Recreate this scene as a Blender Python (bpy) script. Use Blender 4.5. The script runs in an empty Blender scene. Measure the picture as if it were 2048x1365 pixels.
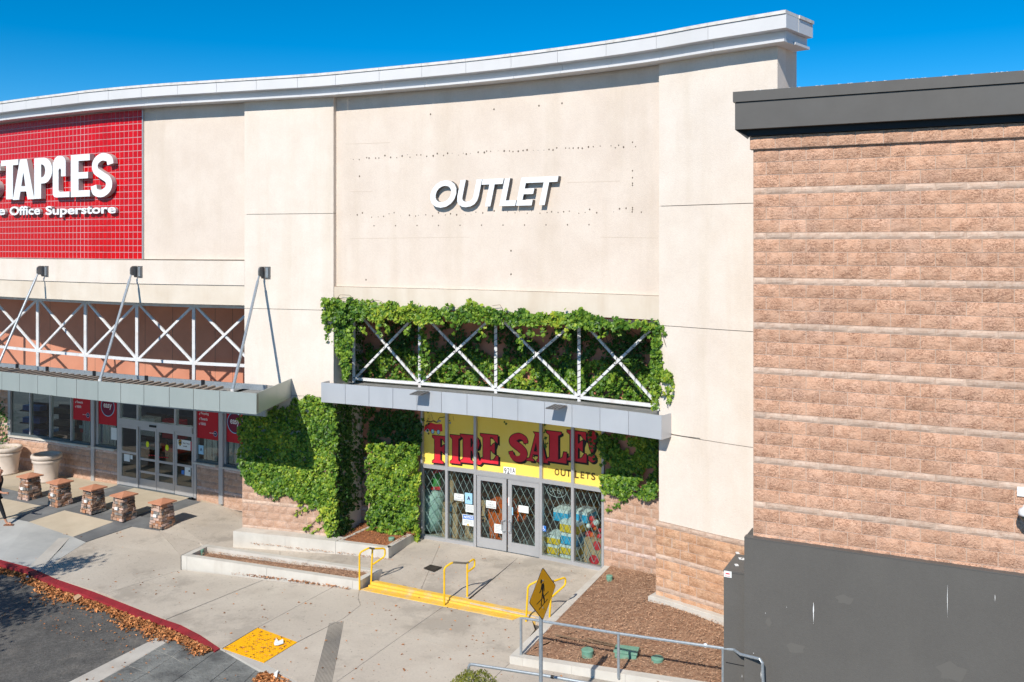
import bpy, bmesh, math, random
import numpy as np
from mathutils import Vector, Matrix
random.seed(7); RNG = np.random.default_rng(7)
SC = bpy.context.scene
# ------------------------------------------------------------------ camera, sky, sun, exposure
FP, CX, HY, CH = 1850., 1024., 490., 8.0          # lens in px of a 2048 px wide frame, principal point, height of the lens
camd = bpy.data.cameras.new('camera'); cam = bpy.data.objects.new('camera', camd); SC.collection.objects.link(cam)
cam.location = (0, 0, CH); cam.rotation_euler = (math.radians(90), 0, 0)
camd.sensor_width = 36; camd.lens = 36*FP/2048; camd.shift_y = -(682.5-HY)/2048; camd.clip_end = 5000; camd.clip_start = .1
SC.camera = cam
ELEV, HEAD = math.radians(39), math.radians(23.5)   # sun height; the way its light travels, to the right of straight ahead
W = bpy.data.worlds.new('World'); SC.world = W; W.use_nodes = True
nt = W.node_tree; bg = nt.nodes['Background']
sky = nt.nodes.new('ShaderNodeTexSky'); sky.sky_type = 'NISHITA'; sky.sun_disc = False
sky.sun_elevation = ELEV; sky.sun_rotation = HEAD+math.pi; sky.altitude = 300; sky.air_density = .7; sky.dust_density = .0; sky.ozone_density = 3.0
hs = nt.nodes.new('ShaderNodeHueSaturation'); hs.inputs['Hue'].default_value = .493; hs.inputs['Saturation'].default_value = 1.47; hs.inputs['Value'].default_value = 1.08
nt.links.new(sky.outputs[0], hs.inputs['Color']); nt.links.new(hs.outputs[0], bg.inputs[0]); bg.inputs[1].default_value = .122
sund = bpy.data.lights.new('sun', 'SUN'); sund.energy = 5.0; sund.angle = math.radians(.5); sund.color = (1, .935, .835)
sun = bpy.data.objects.new('sun', sund); SC.collection.objects.link(sun); sun.location = (-20, -30, 40)
sun.rotation_euler = Vector((math.sin(HEAD)*math.cos(ELEV), math.cos(HEAD)*math.cos(ELEV), -math.sin(ELEV))).to_track_quat('-Z', 'Y').to_euler()
SC.view_settings.view_transform = 'Standard'; SC.view_settings.look = 'None'; SC.view_settings.exposure = 0.05; SC.view_settings.gamma = 1
SC.view_settings.use_curve_mapping = False
SC.cycles.max_bounces = 6; SC.cycles.transparent_max_bounces = 12
# ------------------------------------------------------------------ materials
def M(name, c1, c2=None, sc=3., rough=.8, bump=0., bsc=40., metal=0., spec=.3, c3=None, sc3=.4, f3=.5, vary=0., island=0., streak=False, det=6., pw=(.3, .7), crack=0., ccol=(.2,.1,.07), csc=14, spots=0., grain=0., gsc=22):
    m = bpy.data.materials.new(name); m.use_nodes = True; t = m.node_tree; N = t.nodes; L = t.links
    b = N['Principled BSDF']; b.inputs['Roughness'].default_value = rough; b.inputs['Metallic'].default_value = metal
    b.inputs['Specular IOR Level'].default_value = spec
    geo = N.new('ShaderNodeNewGeometry'); pos = geo.outputs['Position']
    def noise(scale, d=det, ro=.6, vec=None):
        n = N.new('ShaderNodeTexNoise'); n.inputs['Scale'].default_value = scale; n.inputs['Detail'].default_value = d; n.inputs['Roughness'].default_value = ro
        L.new(vec or pos, n.inputs['Vector']); return n.outputs['Fac']
    def ramp(f, a, bb, lo, hi):
        r = N.new('ShaderNodeValToRGB'); r.color_ramp.elements[0].position = lo; r.color_ramp.elements[1].position = hi
        r.color_ramp.elements[0].color = (*a, 1); r.color_ramp.elements[1].color = (*bb, 1); L.new(f, r.inputs[0]); return r.outputs[0]
    def mix(f, a, bb, mode='MIX'):
        x = N.new('ShaderNodeMix'); x.data_type = 'RGBA'; x.blend_type = mode
        if hasattr(f, 'links'): L.new(f, x.inputs[0])
        else: x.inputs[0].default_value = f
        for v, i in ((a, 6), (bb, 7)):
            if hasattr(v, 'links'): L.new(v, x.inputs[i])
            else: x.inputs[i].default_value = (*v, 1)
        return x.outputs[2]
    col = c1
    if c2 is not None: col = ramp(noise(sc), c1, c2, *pw)
    if c3 is not None:
        v = None
        if streak:
            mp = N.new('ShaderNodeMapping'); mp.inputs['Scale'].default_value = (1, 1, .12); L.new(pos, mp.inputs[0]); v = mp.outputs[0]
        f = noise(sc3, 5, .6, v); r = ramp(f, (0, 0, 0), (1, 1, 1), .5, .72)
        mm = N.new('ShaderNodeMath'); mm.operation = 'MULTIPLY'; mm.inputs[1].default_value = f3; L.new(r, mm.inputs[0])
        col = mix(mm.outputs[0], col, c3)
    if grain:
        gn = N.new('ShaderNodeMapRange'); gn.inputs[1].default_value = .3; gn.inputs[2].default_value = .7; gn.inputs[3].default_value = 1-grain; gn.inputs[4].default_value = 1+grain; L.new(noise(gsc, 5, .75), gn.inputs[0])
        h = N.new('ShaderNodeHueSaturation'); L.new(gn.outputs[0], h.inputs['Value'])
        if hasattr(col, 'links'): L.new(col, h.inputs['Color'])
        else: h.inputs['Color'].default_value = (*col, 1)
        col = h.outputs[0]
    if spots:
        sp = noise(17, 3, .55); m4 = N.new('ShaderNodeMath'); m4.operation = 'MULTIPLY'; m4.inputs[1].default_value = spots; L.new(ramp(sp, (0, 0, 0), (1, 1, 1), .66, .70), m4.inputs[0]); col = mix(m4.outputs[0], col, (.12, .105, .09))
        s2 = noise(.33, 8, .75); m5 = N.new('ShaderNodeMath'); m5.operation = 'MULTIPLY'; m5.inputs[1].default_value = spots*.9; L.new(ramp(s2, (0, 0, 0), (1, 1, 1), .52, .60), m5.inputs[0]); col = mix(m5.outputs[0], col, (.30, .265, .225))
    if crack:
        mp = N.new('ShaderNodeMapping'); mp.inputs['Scale'].default_value = (1, 1, 2.1); L.new(pos, mp.inputs[0])
        nn = N.new('ShaderNodeTexNoise'); nn.inputs['Scale'].default_value = csc; nn.inputs['Detail'].default_value = 4; nn.inputs['Roughness'].default_value = .7; nn.inputs['Distortion'].default_value = .6; L.new(mp.outputs[0], nn.inputs['Vector'])
        rr = N.new('ShaderNodeValToRGB'); e = rr.color_ramp.elements; e[0].position = .455; e[0].color = (0, 0, 0, 1); e[1].position = .545; e[1].color = (0, 0, 0, 1); k_ = e.new(.50); k_.color = (1, 1, 1, 1); L.new(nn.outputs['Fac'], rr.inputs[0])
        mk = noise(csc*.35, 3); m2 = N.new('ShaderNodeMath'); m2.operation = 'MULTIPLY'; L.new(rr.outputs[0], m2.inputs[0]); L.new(ramp(mk, (0, 0, 0), (1, 1, 1), .36, .56), m2.inputs[1])
        m3 = N.new('ShaderNodeMath'); m3.operation = 'MULTIPLY'; m3.inputs[1].default_value = crack; L.new(m2.outputs[0], m3.inputs[0]); col = mix(m3.outputs[0], col, ccol)
    if vary:
        o = N.new('ShaderNodeObjectInfo'); h = N.new('ShaderNodeHueSaturation')
        mr = N.new('ShaderNodeMapRange'); mr.inputs[3].default_value = 1-vary; mr.inputs[4].default_value = 1+vary; L.new(o.outputs['Random'], mr.inputs[0])
        L.new(mr.outputs[0], h.inputs['Value'])
        if hasattr(col, 'links'): L.new(col, h.inputs['Color'])
        else: h.inputs['Color'].default_value = (*col, 1)
        col = h.outputs[0]
    if island:
        h = N.new('ShaderNodeHueSaturation'); mr = N.new('ShaderNodeMapRange'); mr.inputs[3].default_value = 1-island; mr.inputs[4].default_value = 1+island
        L.new(geo.outputs['Random Per Island'], mr.inputs[0]); L.new(mr.outputs[0], h.inputs['Value'])
        if hasattr(col, 'links'): L.new(col, h.inputs['Color'])
        else: h.inputs['Color'].default_value = (*col, 1)
        col = h.outputs[0]
    if hasattr(col, 'links'): L.new(col, b.inputs['Base Color'])
    else: b.inputs['Base Color'].default_value = (*col, 1)
    if bump:
        bp = N.new('ShaderNodeBump'); bp.inputs['Strength'].default_value = 1.0; bp.inputs['Distance'].default_value = bump
        L.new(noise(bsc, 5, .65), bp.inputs['Height']); L.new(bp.outputs[0], b.inputs['Normal'])
    return m
def leafmat(name, cols, trans=.16, rough=.45):
    m = bpy.data.materials.new(name); m.use_nodes = True; t = m.node_tree; N = t.nodes; L = t.links
    b = N['Principled BSDF']; b.inputs['Roughness'].default_value = rough; b.inputs['Specular IOR Level'].default_value = .35
    geo = N.new('ShaderNodeNewGeometry'); r = N.new('ShaderNodeValToRGB'); r.color_ramp.interpolation = 'LINEAR'
    e = r.color_ramp.elements
    for i, (p, c) in enumerate(cols):
        q = e[i] if i < 2 else e.new(p)
        q.position = p; q.color = (*c, 1)
    no = N.new('ShaderNodeTexNoise'); no.inputs['Scale'].default_value = .9; no.inputs['Detail'].default_value = 3; L.new(geo.outputs['Position'], no.inputs['Vector'])
    a = N.new('ShaderNodeMath'); a.operation = 'MULTIPLY_ADD'; a.inputs[1].default_value = .55; L.new(geo.outputs['Random Per Island'], a.inputs[0])
    s = N.new('ShaderNodeMath'); s.operation = 'MULTIPLY_ADD'; s.inputs[1].default_value = 1.1; s.inputs[2].default_value = -.33; L.new(no.outputs['Fac'], s.inputs[0]); L.new(s.outputs[0], a.inputs[2])
    L.new(a.outputs[0], r.inputs[0]); L.new(r.outputs[0], b.inputs['Base Color'])
    if trans:
        tr = N.new('ShaderNodeBsdfTranslucent'); mx = N.new('ShaderNodeMixShader'); mx.inputs[0].default_value = trans
        L.new(r.outputs[0], tr.inputs[0]); L.new(b.outputs[0], mx.inputs[1]); L.new(tr.outputs[0], mx.inputs[2]); L.new(mx.outputs[0], N['Material Output'].inputs[0])
    return m
def glassmat(name, tint, refl=1.0, rough=.01):
    m = bpy.data.materials.new(name); m.use_nodes = True; t = m.node_tree; N = t.nodes; L = t.links
    N.remove(N['Principled BSDF']); tr = N.new('ShaderNodeBsdfTransparent'); tr.inputs[0].default_value = (*tint, 1)
    gl = N.new('ShaderNodeBsdfGlossy'); gl.inputs['Roughness'].default_value = rough; fr = N.new('ShaderNodeFresnel'); fr.inputs[0].default_value = 1.5
    mm = N.new('ShaderNodeMath'); mm.operation = 'MULTIPLY'; mm.inputs[1].default_value = refl; L.new(fr.outputs[0], mm.inputs[0])
    ge = N.new('ShaderNodeNewGeometry'); sb_ = N.new('ShaderNodeMath'); sb_.operation = 'SUBTRACT'; sb_.inputs[0].default_value = 1; L.new(ge.outputs['Backfacing'], sb_.inputs[1]); m2 = N.new('ShaderNodeMath'); m2.operation = 'MULTIPLY'; L.new(mm.outputs[0], m2.inputs[0]); L.new(sb_.outputs[0], m2.inputs[1])
    mx = N.new('ShaderNodeMixShader'); L.new(m2.outputs[0], mx.inputs[0]); L.new(tr.outputs[0], mx.inputs[1]); L.new(gl.outputs[0], mx.inputs[2])
    L.new(mx.outputs[0], N['Material Output'].inputs[0]); return m
MT = dict(
 stucco=M('cream stucco', (.70,.615,.535), (.765,.69,.615), 1.3, .9, .006, 45, c3=(.60,.51,.40), sc3=1.5, f3=.38, streak=True, grain=.05),
 stucco2=M('weathered stucco panel', (.655,.56,.48), (.73,.64,.56), 1.1, .9, .006, 45, c3=(.56,.465,.365), sc3=1.1, f3=.4, streak=True, grain=.055),
 sill=M('stained sill stucco', (.645,.56,.46), (.71,.635,.54), 1.6, .9, .004, 45, c3=(.48,.36,.24), sc3=1.1, f3=.4, streak=True),
 cornice=M('painted white cornice metal', (.62,.62,.63), (.68,.68,.69), .8, .45, c3=(.58,.57,.56), sc3=1.2, f3=.3, streak=True, vary=.02),
 capm=M('weathered white roof cap', (.62,.6,.57), (.74,.72,.7), 6, .7, c3=(.4,.36,.32), sc3=5, f3=.6),
 seam=M('dark joint', (.14,.115,.09)),
 terra=M('terracotta painted stucco', (.50,.215,.14), (.56,.25,.165), 1.5, .9, .003, 45, c3=(.42,.17,.11), sc3=.8, f3=.4),
 block=M('split face terracotta block', (.59,.335,.22), (.69,.43,.30), 7, .95, .028, 30, c3=(.66,.43,.325), sc3=1.5, f3=.55, vary=.11, det=9, crack=1.0, ccol=(.20,.085,.05)),
 band=M('smooth pale band block', (.49,.345,.26), (.60,.465,.375), 9, .9, .006, 60, c3=(.36,.2,.14), sc3=24, f3=.6, vary=.14),
 mortar=M('mortar joint', (.42,.30,.23), (.58,.45,.37), 5, .95),
 block2=M('ochre split face block', (.51,.275,.16), (.64,.405,.265), 6, .95, .025, 16, c3=(.66,.46,.31), sc3=2.2, f3=.5, vary=.09, det=9, crack=.7, ccol=(.26,.12,.05), csc=9),
 eff=M('block with lime bloom', (.47,.29,.20), (.57,.38,.28), 6, .95, .03, 14, c3=(.64,.52,.44), sc3=3.0, f3=.35, vary=.06, crack=.6, ccol=(.28,.14,.09), csc=9),
 lime=M('lime stained band block', (.47,.31,.25), (.66,.55,.50), 12, .95, .01, 40, vary=.08),
 dark=M('dark grey metal parapet', (.10,.095,.09), (.115,.11,.104), 2, .5, c3=(.12,.12,.118), sc3=1.5, f3=.35),
 darkwall=M('dark grey painted wall', (.104,.098,.091), (.118,.112,.104), .9, .75, .004, 60, c3=(.135,.126,.113), sc3=1.3, f3=.45, streak=True, grain=.05),
 black=M('near black metal', (.012,.013,.016), rough=.5),
 tile=M('glossy red tile', (.50,.001,.004), (.58,.001,.005), 9, .25, spec=.25, vary=.1),
 grout=M('pale pink grout', (.52,.27,.29), (.58,.33,.35), 9, .8),
 letter=M('white letter face', (.80,.82,.84), rough=.4), lside=M('silver letter return', (.46,.43,.41), rough=.4),
 lside2=M('grey letter return', (.17,.165,.16), rough=.6),
 steel=M('white painted steel', (.66,.67,.68), (.74,.75,.76), 4, .5, c3=(.45,.27,.16), sc3=3.5, f3=.35),
 galv=M('galvanised steel', (.30,.35,.39), (.44,.48,.51), 22, .42, metal=.55, c3=(.6,.62,.64), sc3=30, f3=.4),
 bracket=M('grey bracket metal', (.12,.125,.13), (.2,.2,.2), 6, .45, metal=.4, c3=(.3,.17,.1), sc3=8, f3=.4),
 fasc_g=M('pale green grey metal panel', (.40,.455,.44), (.44,.49,.475), 1.3, .38, metal=.35, vary=.03, c3=(.34,.38,.37), sc3=2, f3=.3, streak=True),
 fasc_b=M('pale blue grey metal panel', (.50,.53,.57), (.54,.57,.61), 1.5, .42, metal=.3, vary=.03, c3=(.42,.45,.49), sc3=2, f3=.3, streak=True),
 rib=M('brown roof rib', (.22,.17,.13), (.34,.29,.24), 5, .8),
 roofm=M('grey canopy roof', (.16,.17,.17), (.26,.26,.25), 5, .7, c3=(.4,.36,.31), sc3=3, f3=.5),
 alu=M('silver aluminium frame', (.46,.465,.48), (.50,.505,.52), 2, .38, metal=.45),
 alud=M('dark grey frame', (.08,.10,.11), rough=.5),  # dark grey metal of the left sill rails and the door thresholds
 yellow=M('yellow painted sign', (.86,.62,.09), (.90,.68,.14), 1.2, .35, c3=(.86,.74,.28), sc3=1.0, f3=.3),
 redp=M('red sign paint', (.62,.02,.035), (.68,.03,.05), 3, .45), blackp=M('black sign paint', (.012,.01,.01), rough=.5), brownp=M('brown sign paint', (.11,.06,.015), rough=.5),
 white=M('white print', (.8,.8,.8), rough=.5), poster=M('red poster', (.50,.006,.02), (.55,.009,.024), 1, .35), navy=M('navy print', (.03,.015,.08), rough=.4), maroon=M('maroon print', (.18,.005,.04), rough=.4), bluep=M('blue print', (.04,.18,.55), rough=.4), lblue=M('pale blue print', (.33,.58,.76), rough=.4),
 paper=M('paper', (.72,.74,.72), (.76,.78,.76), 9, .7), lime2=M('lime sticker', (.72,.78,.02), rough=.5), gold=M('gold print', (.7,.42,.04), rough=.4), ltxt=M('grey print', (.25,.27,.3), rough=.6),
 conc=M('grey concrete walk', (.46,.405,.34), (.56,.505,.43), 1.1, .85, .003, 60, c3=(.37,.32,.27), sc3=.55, f3=.5, vary=.03, det=10, spots=.6, grain=.07),
 conc2=M('landing concrete', (.45,.395,.33), (.56,.50,.43), 1.6, .85, .003, 60, c3=(.30,.265,.235), sc3=.8, f3=.7, vary=.02, det=10, spots=.7, grain=.08),
 tan=M('tan concrete', (.47,.40,.30), (.56,.48,.37), 1.3, .85, .003, 60, c3=(.42,.34,.25), sc3=.8, f3=.4, vary=.03, det=9),
 slate=M('charcoal tinted concrete', (.13,.135,.14), (.19,.195,.20), 1.6, .8, .003, 50, c3=(.30,.31,.31), sc3=1.1, f3=.55, vary=.08, det=9),
 bluec=M('bluish grey concrete', (.38,.385,.375), (.50,.50,.48), 1.0, .8, .003, 50, c3=(.29,.30,.30), sc3=.8, f3=.5, det=9),
 kerb=M('pale kerb concrete', (.52,.49,.44), (.63,.60,.545), 1.8, .85, .003, 60, c3=(.42,.37,.31), sc3=1.4, f3=.55, streak=True, det=8),
 gut=M('gutter concrete', (.44,.415,.375), (.54,.51,.46), 2, .85, .003, 60, c3=(.35,.31,.27), sc3=1.2, f3=.5),
 redkerb=M('red kerb paint', (.27,.022,.03), (.35,.032,.042), 3, .6, .003, 50, c3=(.15,.03,.035), sc3=2, f3=.7, grain=.1),
 ykerb=M('yellow step paint', (.78,.46,.055), (.86,.54,.09), 2, .6, .002, 50, c3=(.56,.46,.33), sc3=3.2, f3=.8, grain=.1),
 pad=M('yellow tactile pad', (.86,.42,.003), (.92,.47,.006), 6, .55, c3=(.6,.3,.02), sc3=5, f3=.35),
 asph=M('asphalt', (.085,.083,.079), (.135,.13,.122), 2.2, .9, .02, 45, c3=(.17,.16,.145), sc3=1.6, f3=.5, det=12, grain=.4, gsc=16, spots=.35),
 stamp=M('stamped grey slate paving', (.13,.135,.13), (.26,.265,.25), 1.8, .75, .03, 14, c3=(.055,.055,.057), sc3=1.6, f3=.75, vary=.06, det=10),
 mulch=M('bark mulch', (.28,.15,.09), (.46,.29,.19), 9, .95, .03, 38, c3=(.21,.105,.06), sc3=1.5, f3=.5, det=12, grain=.35, gsc=14),
 mulchr=M('red bark mulch', (.26,.10,.05), (.42,.18,.09), 11, .95, .03, 38, det=12),
 chip=M('wood chips', (.46,.30,.20), rough=.9, island=.55),
 dry=M('dry leaves', (.40,.155,.05), rough=.75, island=.6, c2=(.50,.24,.10), sc=3),
 green=M('green valve lid', (.14,.30,.22), (.19,.37,.28), 9, .6, c3=(.3,.33,.25), sc3=9, f3=.4),
 potm=M('cream cast planter', (.56,.47,.40), (.64,.55,.48), 2.5, .8, .003, 40, c3=(.45,.37,.31), sc3=3, f3=.4),
 soil=M('dark soil', (.03,.025,.02), (.06,.05,.04), 8, .95, .02, 30),
 capst=M('terracotta cap stone', (.46,.20,.115), (.53,.25,.155), 4, .75, .004, 60),
 stone=M('ledge stone', (.22,.13,.085), (.46,.30,.215), 6, .9, .02, 24, vary=.35, c3=(.17,.15,.14), sc3=5, f3=.5),
 ymetal=M('yellow handrail paint', (.78,.47,.01), (.84,.53,.02), 4, .4, c3=(.5,.3,.03), sc3=9, f3=.3),
 gmetal=M('worn grey rail', (.16,.15,.13), (.24,.22,.18), 9, .5, metal=.3),
 signy=M('amber sign sheeting', (.88,.40,.004), (.92,.43,.006), 8, .45),
 inwall=M('interior wall', (.13,.13,.13), (.17,.17,.165), 1, .9), infloor=M('interior floor', (.12,.115,.11), rough=.5), inceil=M('interior ceiling', (.07,.07,.07)),
 card=M('cardboard', (.42,.27,.15), (.50,.33,.2), 3, .85, vary=.15), ybox=M('yellow carton', (.80,.52,.02), rough=.6), bbox=M('blue carton band', (.03,.42,.72), rough=.6), wbox=M('white carton', (.75,.8,.8), rough=.6),
 orange=M('orange plastic', (.62,.10,.01), (.7,.13,.015), 3, .45), mint=M('pale green plastic wrap', (.36,.52,.46), (.52,.66,.60), 3, .35, .03, 5), xgreen=M('green plush', (.05,.28,.05), (.1,.45,.12), 9, .8), xred=M('red ribbon', (.6,.01,.02), (.75,.05,.06), 9, .5), shelf=M('dark shelf', (.05,.045,.04)), brownshelf=M('brown shelf edge', (.22,.12,.05)),
 hole=M('bolt hole', (.13,.10,.075)), grey=M('grey plastic', (.24,.25,.26), rough=.5), vine=M('brown vine stem', (.13,.09,.055), (.2,.14,.09), 20, .9),
 skin=M('skin', (.48,.24,.155), rough=.55), cloth=M('black cloth', (.012,.013,.018), (.022,.024,.03), 12, .85), hair=M('dark hair', (.02,.013,.01), rough=.5), sandal=M('brown leather', (.25,.11,.06), rough=.6),
 trunk=M('tree bark', (.13,.09,.06), (.22,.16,.11), 9, .95, .02, 20), gate=M('scissor gate steel', (.36,.41,.40), (.46,.5,.49), 9, .45, metal=.4),
 camw=M('white camera shell', (.78,.78,.78), rough=.3), strip=M('white strip curtain', (.62,.70,.70), (.76,.82,.82), 4, .5), stone2=M('grey ledge stone', (.13,.12,.115), (.26,.24,.22), 6, .9, .02, 24, vary=.3), stone3=M('rust ledge stone', (.36,.165,.09), (.48,.25,.15), 6, .9, .02, 24, vary=.3), stone4=M('pink ledge stone', (.46,.31,.25), (.58,.43,.36), 6, .9, .02, 24, vary=.25))
GL = glassmat('shop glass', (.82,.88,.87), 1.2); GLD = glassmat('tinted glass', (.62,.70,.70), 2.0)
IVY = leafmat('ivy leaves', [(0, (.022,.07,.01)), (1, (.50,.54,.05)), (.3, (.06,.155,.016)), (.65, (.20,.325,.03))])
IVY2 = leafmat('shade darkened ivy leaves', [(0, (.02,.06,.012)), (1, (.13,.24,.03)), (.4, (.035,.10,.018)), (.75, (.07,.16,.025))])  # same ivy for shaded spots, the shade put into a darker leaf colour
SHR = leafmat('shrub leaves', [(0, (.07,.09,.01)), (1, (.48,.42,.10)), (.5, (.22,.24,.03))])
TREE = leafmat('tree leaves', [(0, (.03,.06,.012)), (1, (.10,.15,.03))])
# ------------------------------------------------------------------ object helpers
WL = {}                                            # world position of every object made here (nothing is rotated but leaf copies)
def link(o, parent, wl):
    SC.collection.objects.link(o); wl = Vector(wl); WL[o] = wl
    if parent is not None: o.parent = parent; o.location = wl-WL[parent]
    else: o.location = wl
    return o
def tag(o, label=None, cat=None, group=None, kind=None):
    for k, v in (('label', label), ('category', cat), ('group', group), ('kind', kind)):
        if v: o[k] = v
    return o
def thing(name, loc, label, cat, group=None):
    return tag(link(bpy.data.objects.new(name, None), None, loc), label, cat, group)
def mobj(name, V, Fc, mat, parent=None, smooth=False, mats=None, mi=None):
    V = np.asarray(V, float); lo, hi = V.min(0), V.max(0); c = np.array([(lo[0]+hi[0])/2, (lo[1]+hi[1])/2, lo[2]])
    me = bpy.data.meshes.new(name); me.from_pydata((V-c).tolist(), [], Fc if isinstance(Fc, list) else Fc.tolist())
    for m in (mats or [mat]): me.materials.append(m)
    if mi is not None: me.polygons.foreach_set('material_index', mi)
    if smooth: me.polygons.foreach_set('use_smooth', [True]*len(me.polygons))
    me.update(); return link(bpy.data.objects.new(name, me), parent, c)
class G:                                           # collects vertices and faces
    def __init__(s): s.v = []; s.f = []
    def add(s, V, Fc):
        n = len(s.v); s.v += [tuple(p) for p in V]; s.f += [tuple(i+n for i in q) for q in Fc]; return s
    def hexa(s, b, t):                             # bottom ring, top ring
        n = len(b); return s.add(list(b)+list(t), [tuple(range(n))[::-1], tuple(range(n, 2*n))]+[(i, (i+1) % n, (i+1) % n+n, i+n) for i in range(n)])
    def box(s, a, b):
        x0, y0, z0 = a; x1, y1, z1 = b; return s.hexa([(x0,y0,z0),(x1,y0,z0),(x1,y1,z0),(x0,y1,z0)], [(x0,y0,z1),(x1,y0,z1),(x1,y1,z1),(x0,y1,z1)])
    def bar(s, p, q, w, h=None, up=(0,0,1)):
        p, q = Vector(p), Vector(q); d = (q-p).normalized(); u = Vector(up)
        if abs(d.dot(u)) > .99: u = Vector((0, 1, 0))
        a = d.cross(u).normalized()*w/2; b = a.cross(d).normalized()*(h or w)/2
        return s.hexa([p-a-b, p+a-b, p+a+b, p-a+b], [q-a-b, q+a-b, q+a+b, q-a+b])
    def tube(s, pts, r, n=8):
        pts = [Vector(p) for p in pts]; rings = []; ref = None
        for i, p in enumerate(pts):
            d = (pts[min(i+1, len(pts)-1)]-pts[max(i-1, 0)]).normalized()
            if ref is None: ref = Vector((0, 0, 1)) if abs(d.z) < .9 else Vector((1, 0, 0))
            a = (ref-d*ref.dot(d)).normalized(); ref = a; b = d.cross(a); rr = r[i] if hasattr(r, '__len__') else r
            rings.append([p+(a*math.cos(2*math.pi*k/n)+b*math.sin(2*math.pi*k/n))*rr for k in range(n)])
        V = [v for g in rings for v in g]; Fc = [(i*n+k, i*n+(k+1) % n, (i+1)*n+(k+1) % n, (i+1)*n+k) for i in range(len(rings)-1) for k in range(n)]
        Fc += [tuple(range(n))[::-1], tuple((len(rings)-1)*n+k for k in range(n))]; return s.add(V, Fc)
    def lathe(s, c, prof, n=24):
        V = [(c[0]+r*math.cos(2*math.pi*k/n), c[1]+r*math.sin(2*math.pi*k/n), c[2]+z) for r, z in prof for k in range(n)]
        Fc = [(i*n+k, i*n+(k+1) % n, (i+1)*n+(k+1) % n, (i+1)*n+k) for i in range(len(prof)-1) for k in range(n)]
        if prof[0][0] > .001: Fc.append(tuple(range(n))[::-1])
        if prof[-1][0] > .001: Fc.append(tuple((len(prof)-1)*n+k for k in range(n)))
        return s.add(V, Fc)
    def obj(s, name, mat, parent=None, **k): return mobj(name, s.v, s.f, MT[mat] if isinstance(mat, str) else mat, parent, **k)
def proj(x, y, Y): return Vector(((x-CX)*Y/FP, Y, CH-(y-HY)*Y/FP))
def gp(x, y, z): return proj(x, y, (CH-z)*FP/(y-HY))
def sm(t): t = min(1, max(0, t)); return t*t*(3-2*t)
def ghe(X, Y):                                     # height of the walk
    b = float(np.interp(X, [-8.4, -3.7, .2, 4], [-.39, -.25, -.22, -.06])); t = sm((Y-25.5)/3.2)*sm((-X-7.6)/2.2)
    return b*(1-t)-.13*t
def rhe(X, Y): return float(np.interp(X, [-9.5, -6, 0], [-.53, -.35, -.33]))
def gg(x, y, fn=ghe, dz=0):
    z = -.3
    for _ in range(25):
        p = gp(x, y, z+dz); z = .5*z+.5*fn(p.x, p.y)
    return gp(x, y, z+dz)
def catmull(P, n=10):
    P = [np.array(p, float) for p in P]; P = [2*P[0]-P[1]]+P+[2*P[-1]-P[-2]]; out = []
    for i in range(1, len(P)-2):
        for k in range(n):
            t = k/n; a, b, c, d = P[i-1:i+3]
            out.append(.5*((2*b)+(-a+c)*t+(2*a-5*b+4*c-d)*t*t+(-a+3*b-3*c+d)*t**3))
    return out+[P[-2]]
class Plan:                                        # a wall line on the ground plan; s runs to the right, d towards the street
    def __init__(s, pts, off=0., smooth=True):
        P = np.array(catmull(pts) if smooth else pts); seg = np.hypot(*np.diff(P, axis=0).T); S = np.r_[0, np.cumsum(seg)]
        n = max(2, int(S[-1]/.05)); s.S = np.linspace(0, S[-1], n); s.P = np.c_[np.interp(s.S, S, P[:, 0]), np.interp(s.S, S, P[:, 1])]
        T = np.gradient(s.P, axis=0); T /= np.hypot(T[:, 0], T[:, 1])[:, None]; k = np.ones(25)/25
        T = np.c_[np.convolve(np.pad(T[:, 0], 12, 'edge'), k, 'valid'), np.convolve(np.pad(T[:, 1], 12, 'edge'), k, 'valid')]; T /= np.hypot(T[:, 0], T[:, 1])[:, None]
        s.T = T; s.N = np.c_[T[:, 1], -T[:, 0]]; s.c = {}
        if off: s.P = s.P+s.N*off
    def xy(s, a, d=0.):
        return (np.interp(a, s.S, s.P[:, 0])+np.interp(a, s.S, s.N[:, 0])*d, np.interp(a, s.S, s.P[:, 1])+np.interp(a, s.S, s.N[:, 1])*d)
    def p(s, a, d, z): x, y = s.xy(a, d); return Vector((float(x), float(y), z))
    def sx(s, x, d=0.):
        k = round(d, 3)
        if k not in s.c: Q = s.P+s.N*d; s.c[k] = CX+FP*Q[:, 0]/Q[:, 1]
        return float(np.interp(x, s.c[k], s.S))
    def z(s, x, y, d=0.): a = s.sx(x, d); return CH-(y-HY)*float(s.xy(a, d)[1])/FP
    def q(s, x, y, d=0.): a = s.sx(x, d); Y = float(s.xy(a, d)[1]); return s.p(a, d, CH-(y-HY)*Y/FP)
    def rot(s, a): return math.atan2(np.interp(a, s.S, s.T[:, 1]), np.interp(a, s.S, s.T[:, 0]))
    def box(s, g, a0, a1, d0, d1, z0, z1, step=.6):
        n = max(1, int(math.ceil((a1-a0)/step))); A = np.linspace(a0, a1, n+1); V = []
        za = z0 if hasattr(z0, '__len__') else (z0, z0); zb = z1 if hasattr(z1, '__len__') else (z1, z1)
        for i, a in enumerate(A):
            t = i/n; l = za[0]*(1-t)+za[1]*t; h = zb[0]*(1-t)+zb[1]*t
            V += [s.p(a, d0, l), s.p(a, d1, l), s.p(a, d1, h), s.p(a, d0, h)]
        Fc = [(0, 1, 2, 3), tuple(4*n+k for k in (3, 2, 1, 0))]
        for i in range(n):
            for k in range(4): Fc.append((4*i+(k+1) % 4, 4*i+k, 4*(i+1)+k, 4*(i+1)+(k+1) % 4))
        return g.add(V, Fc)
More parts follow.
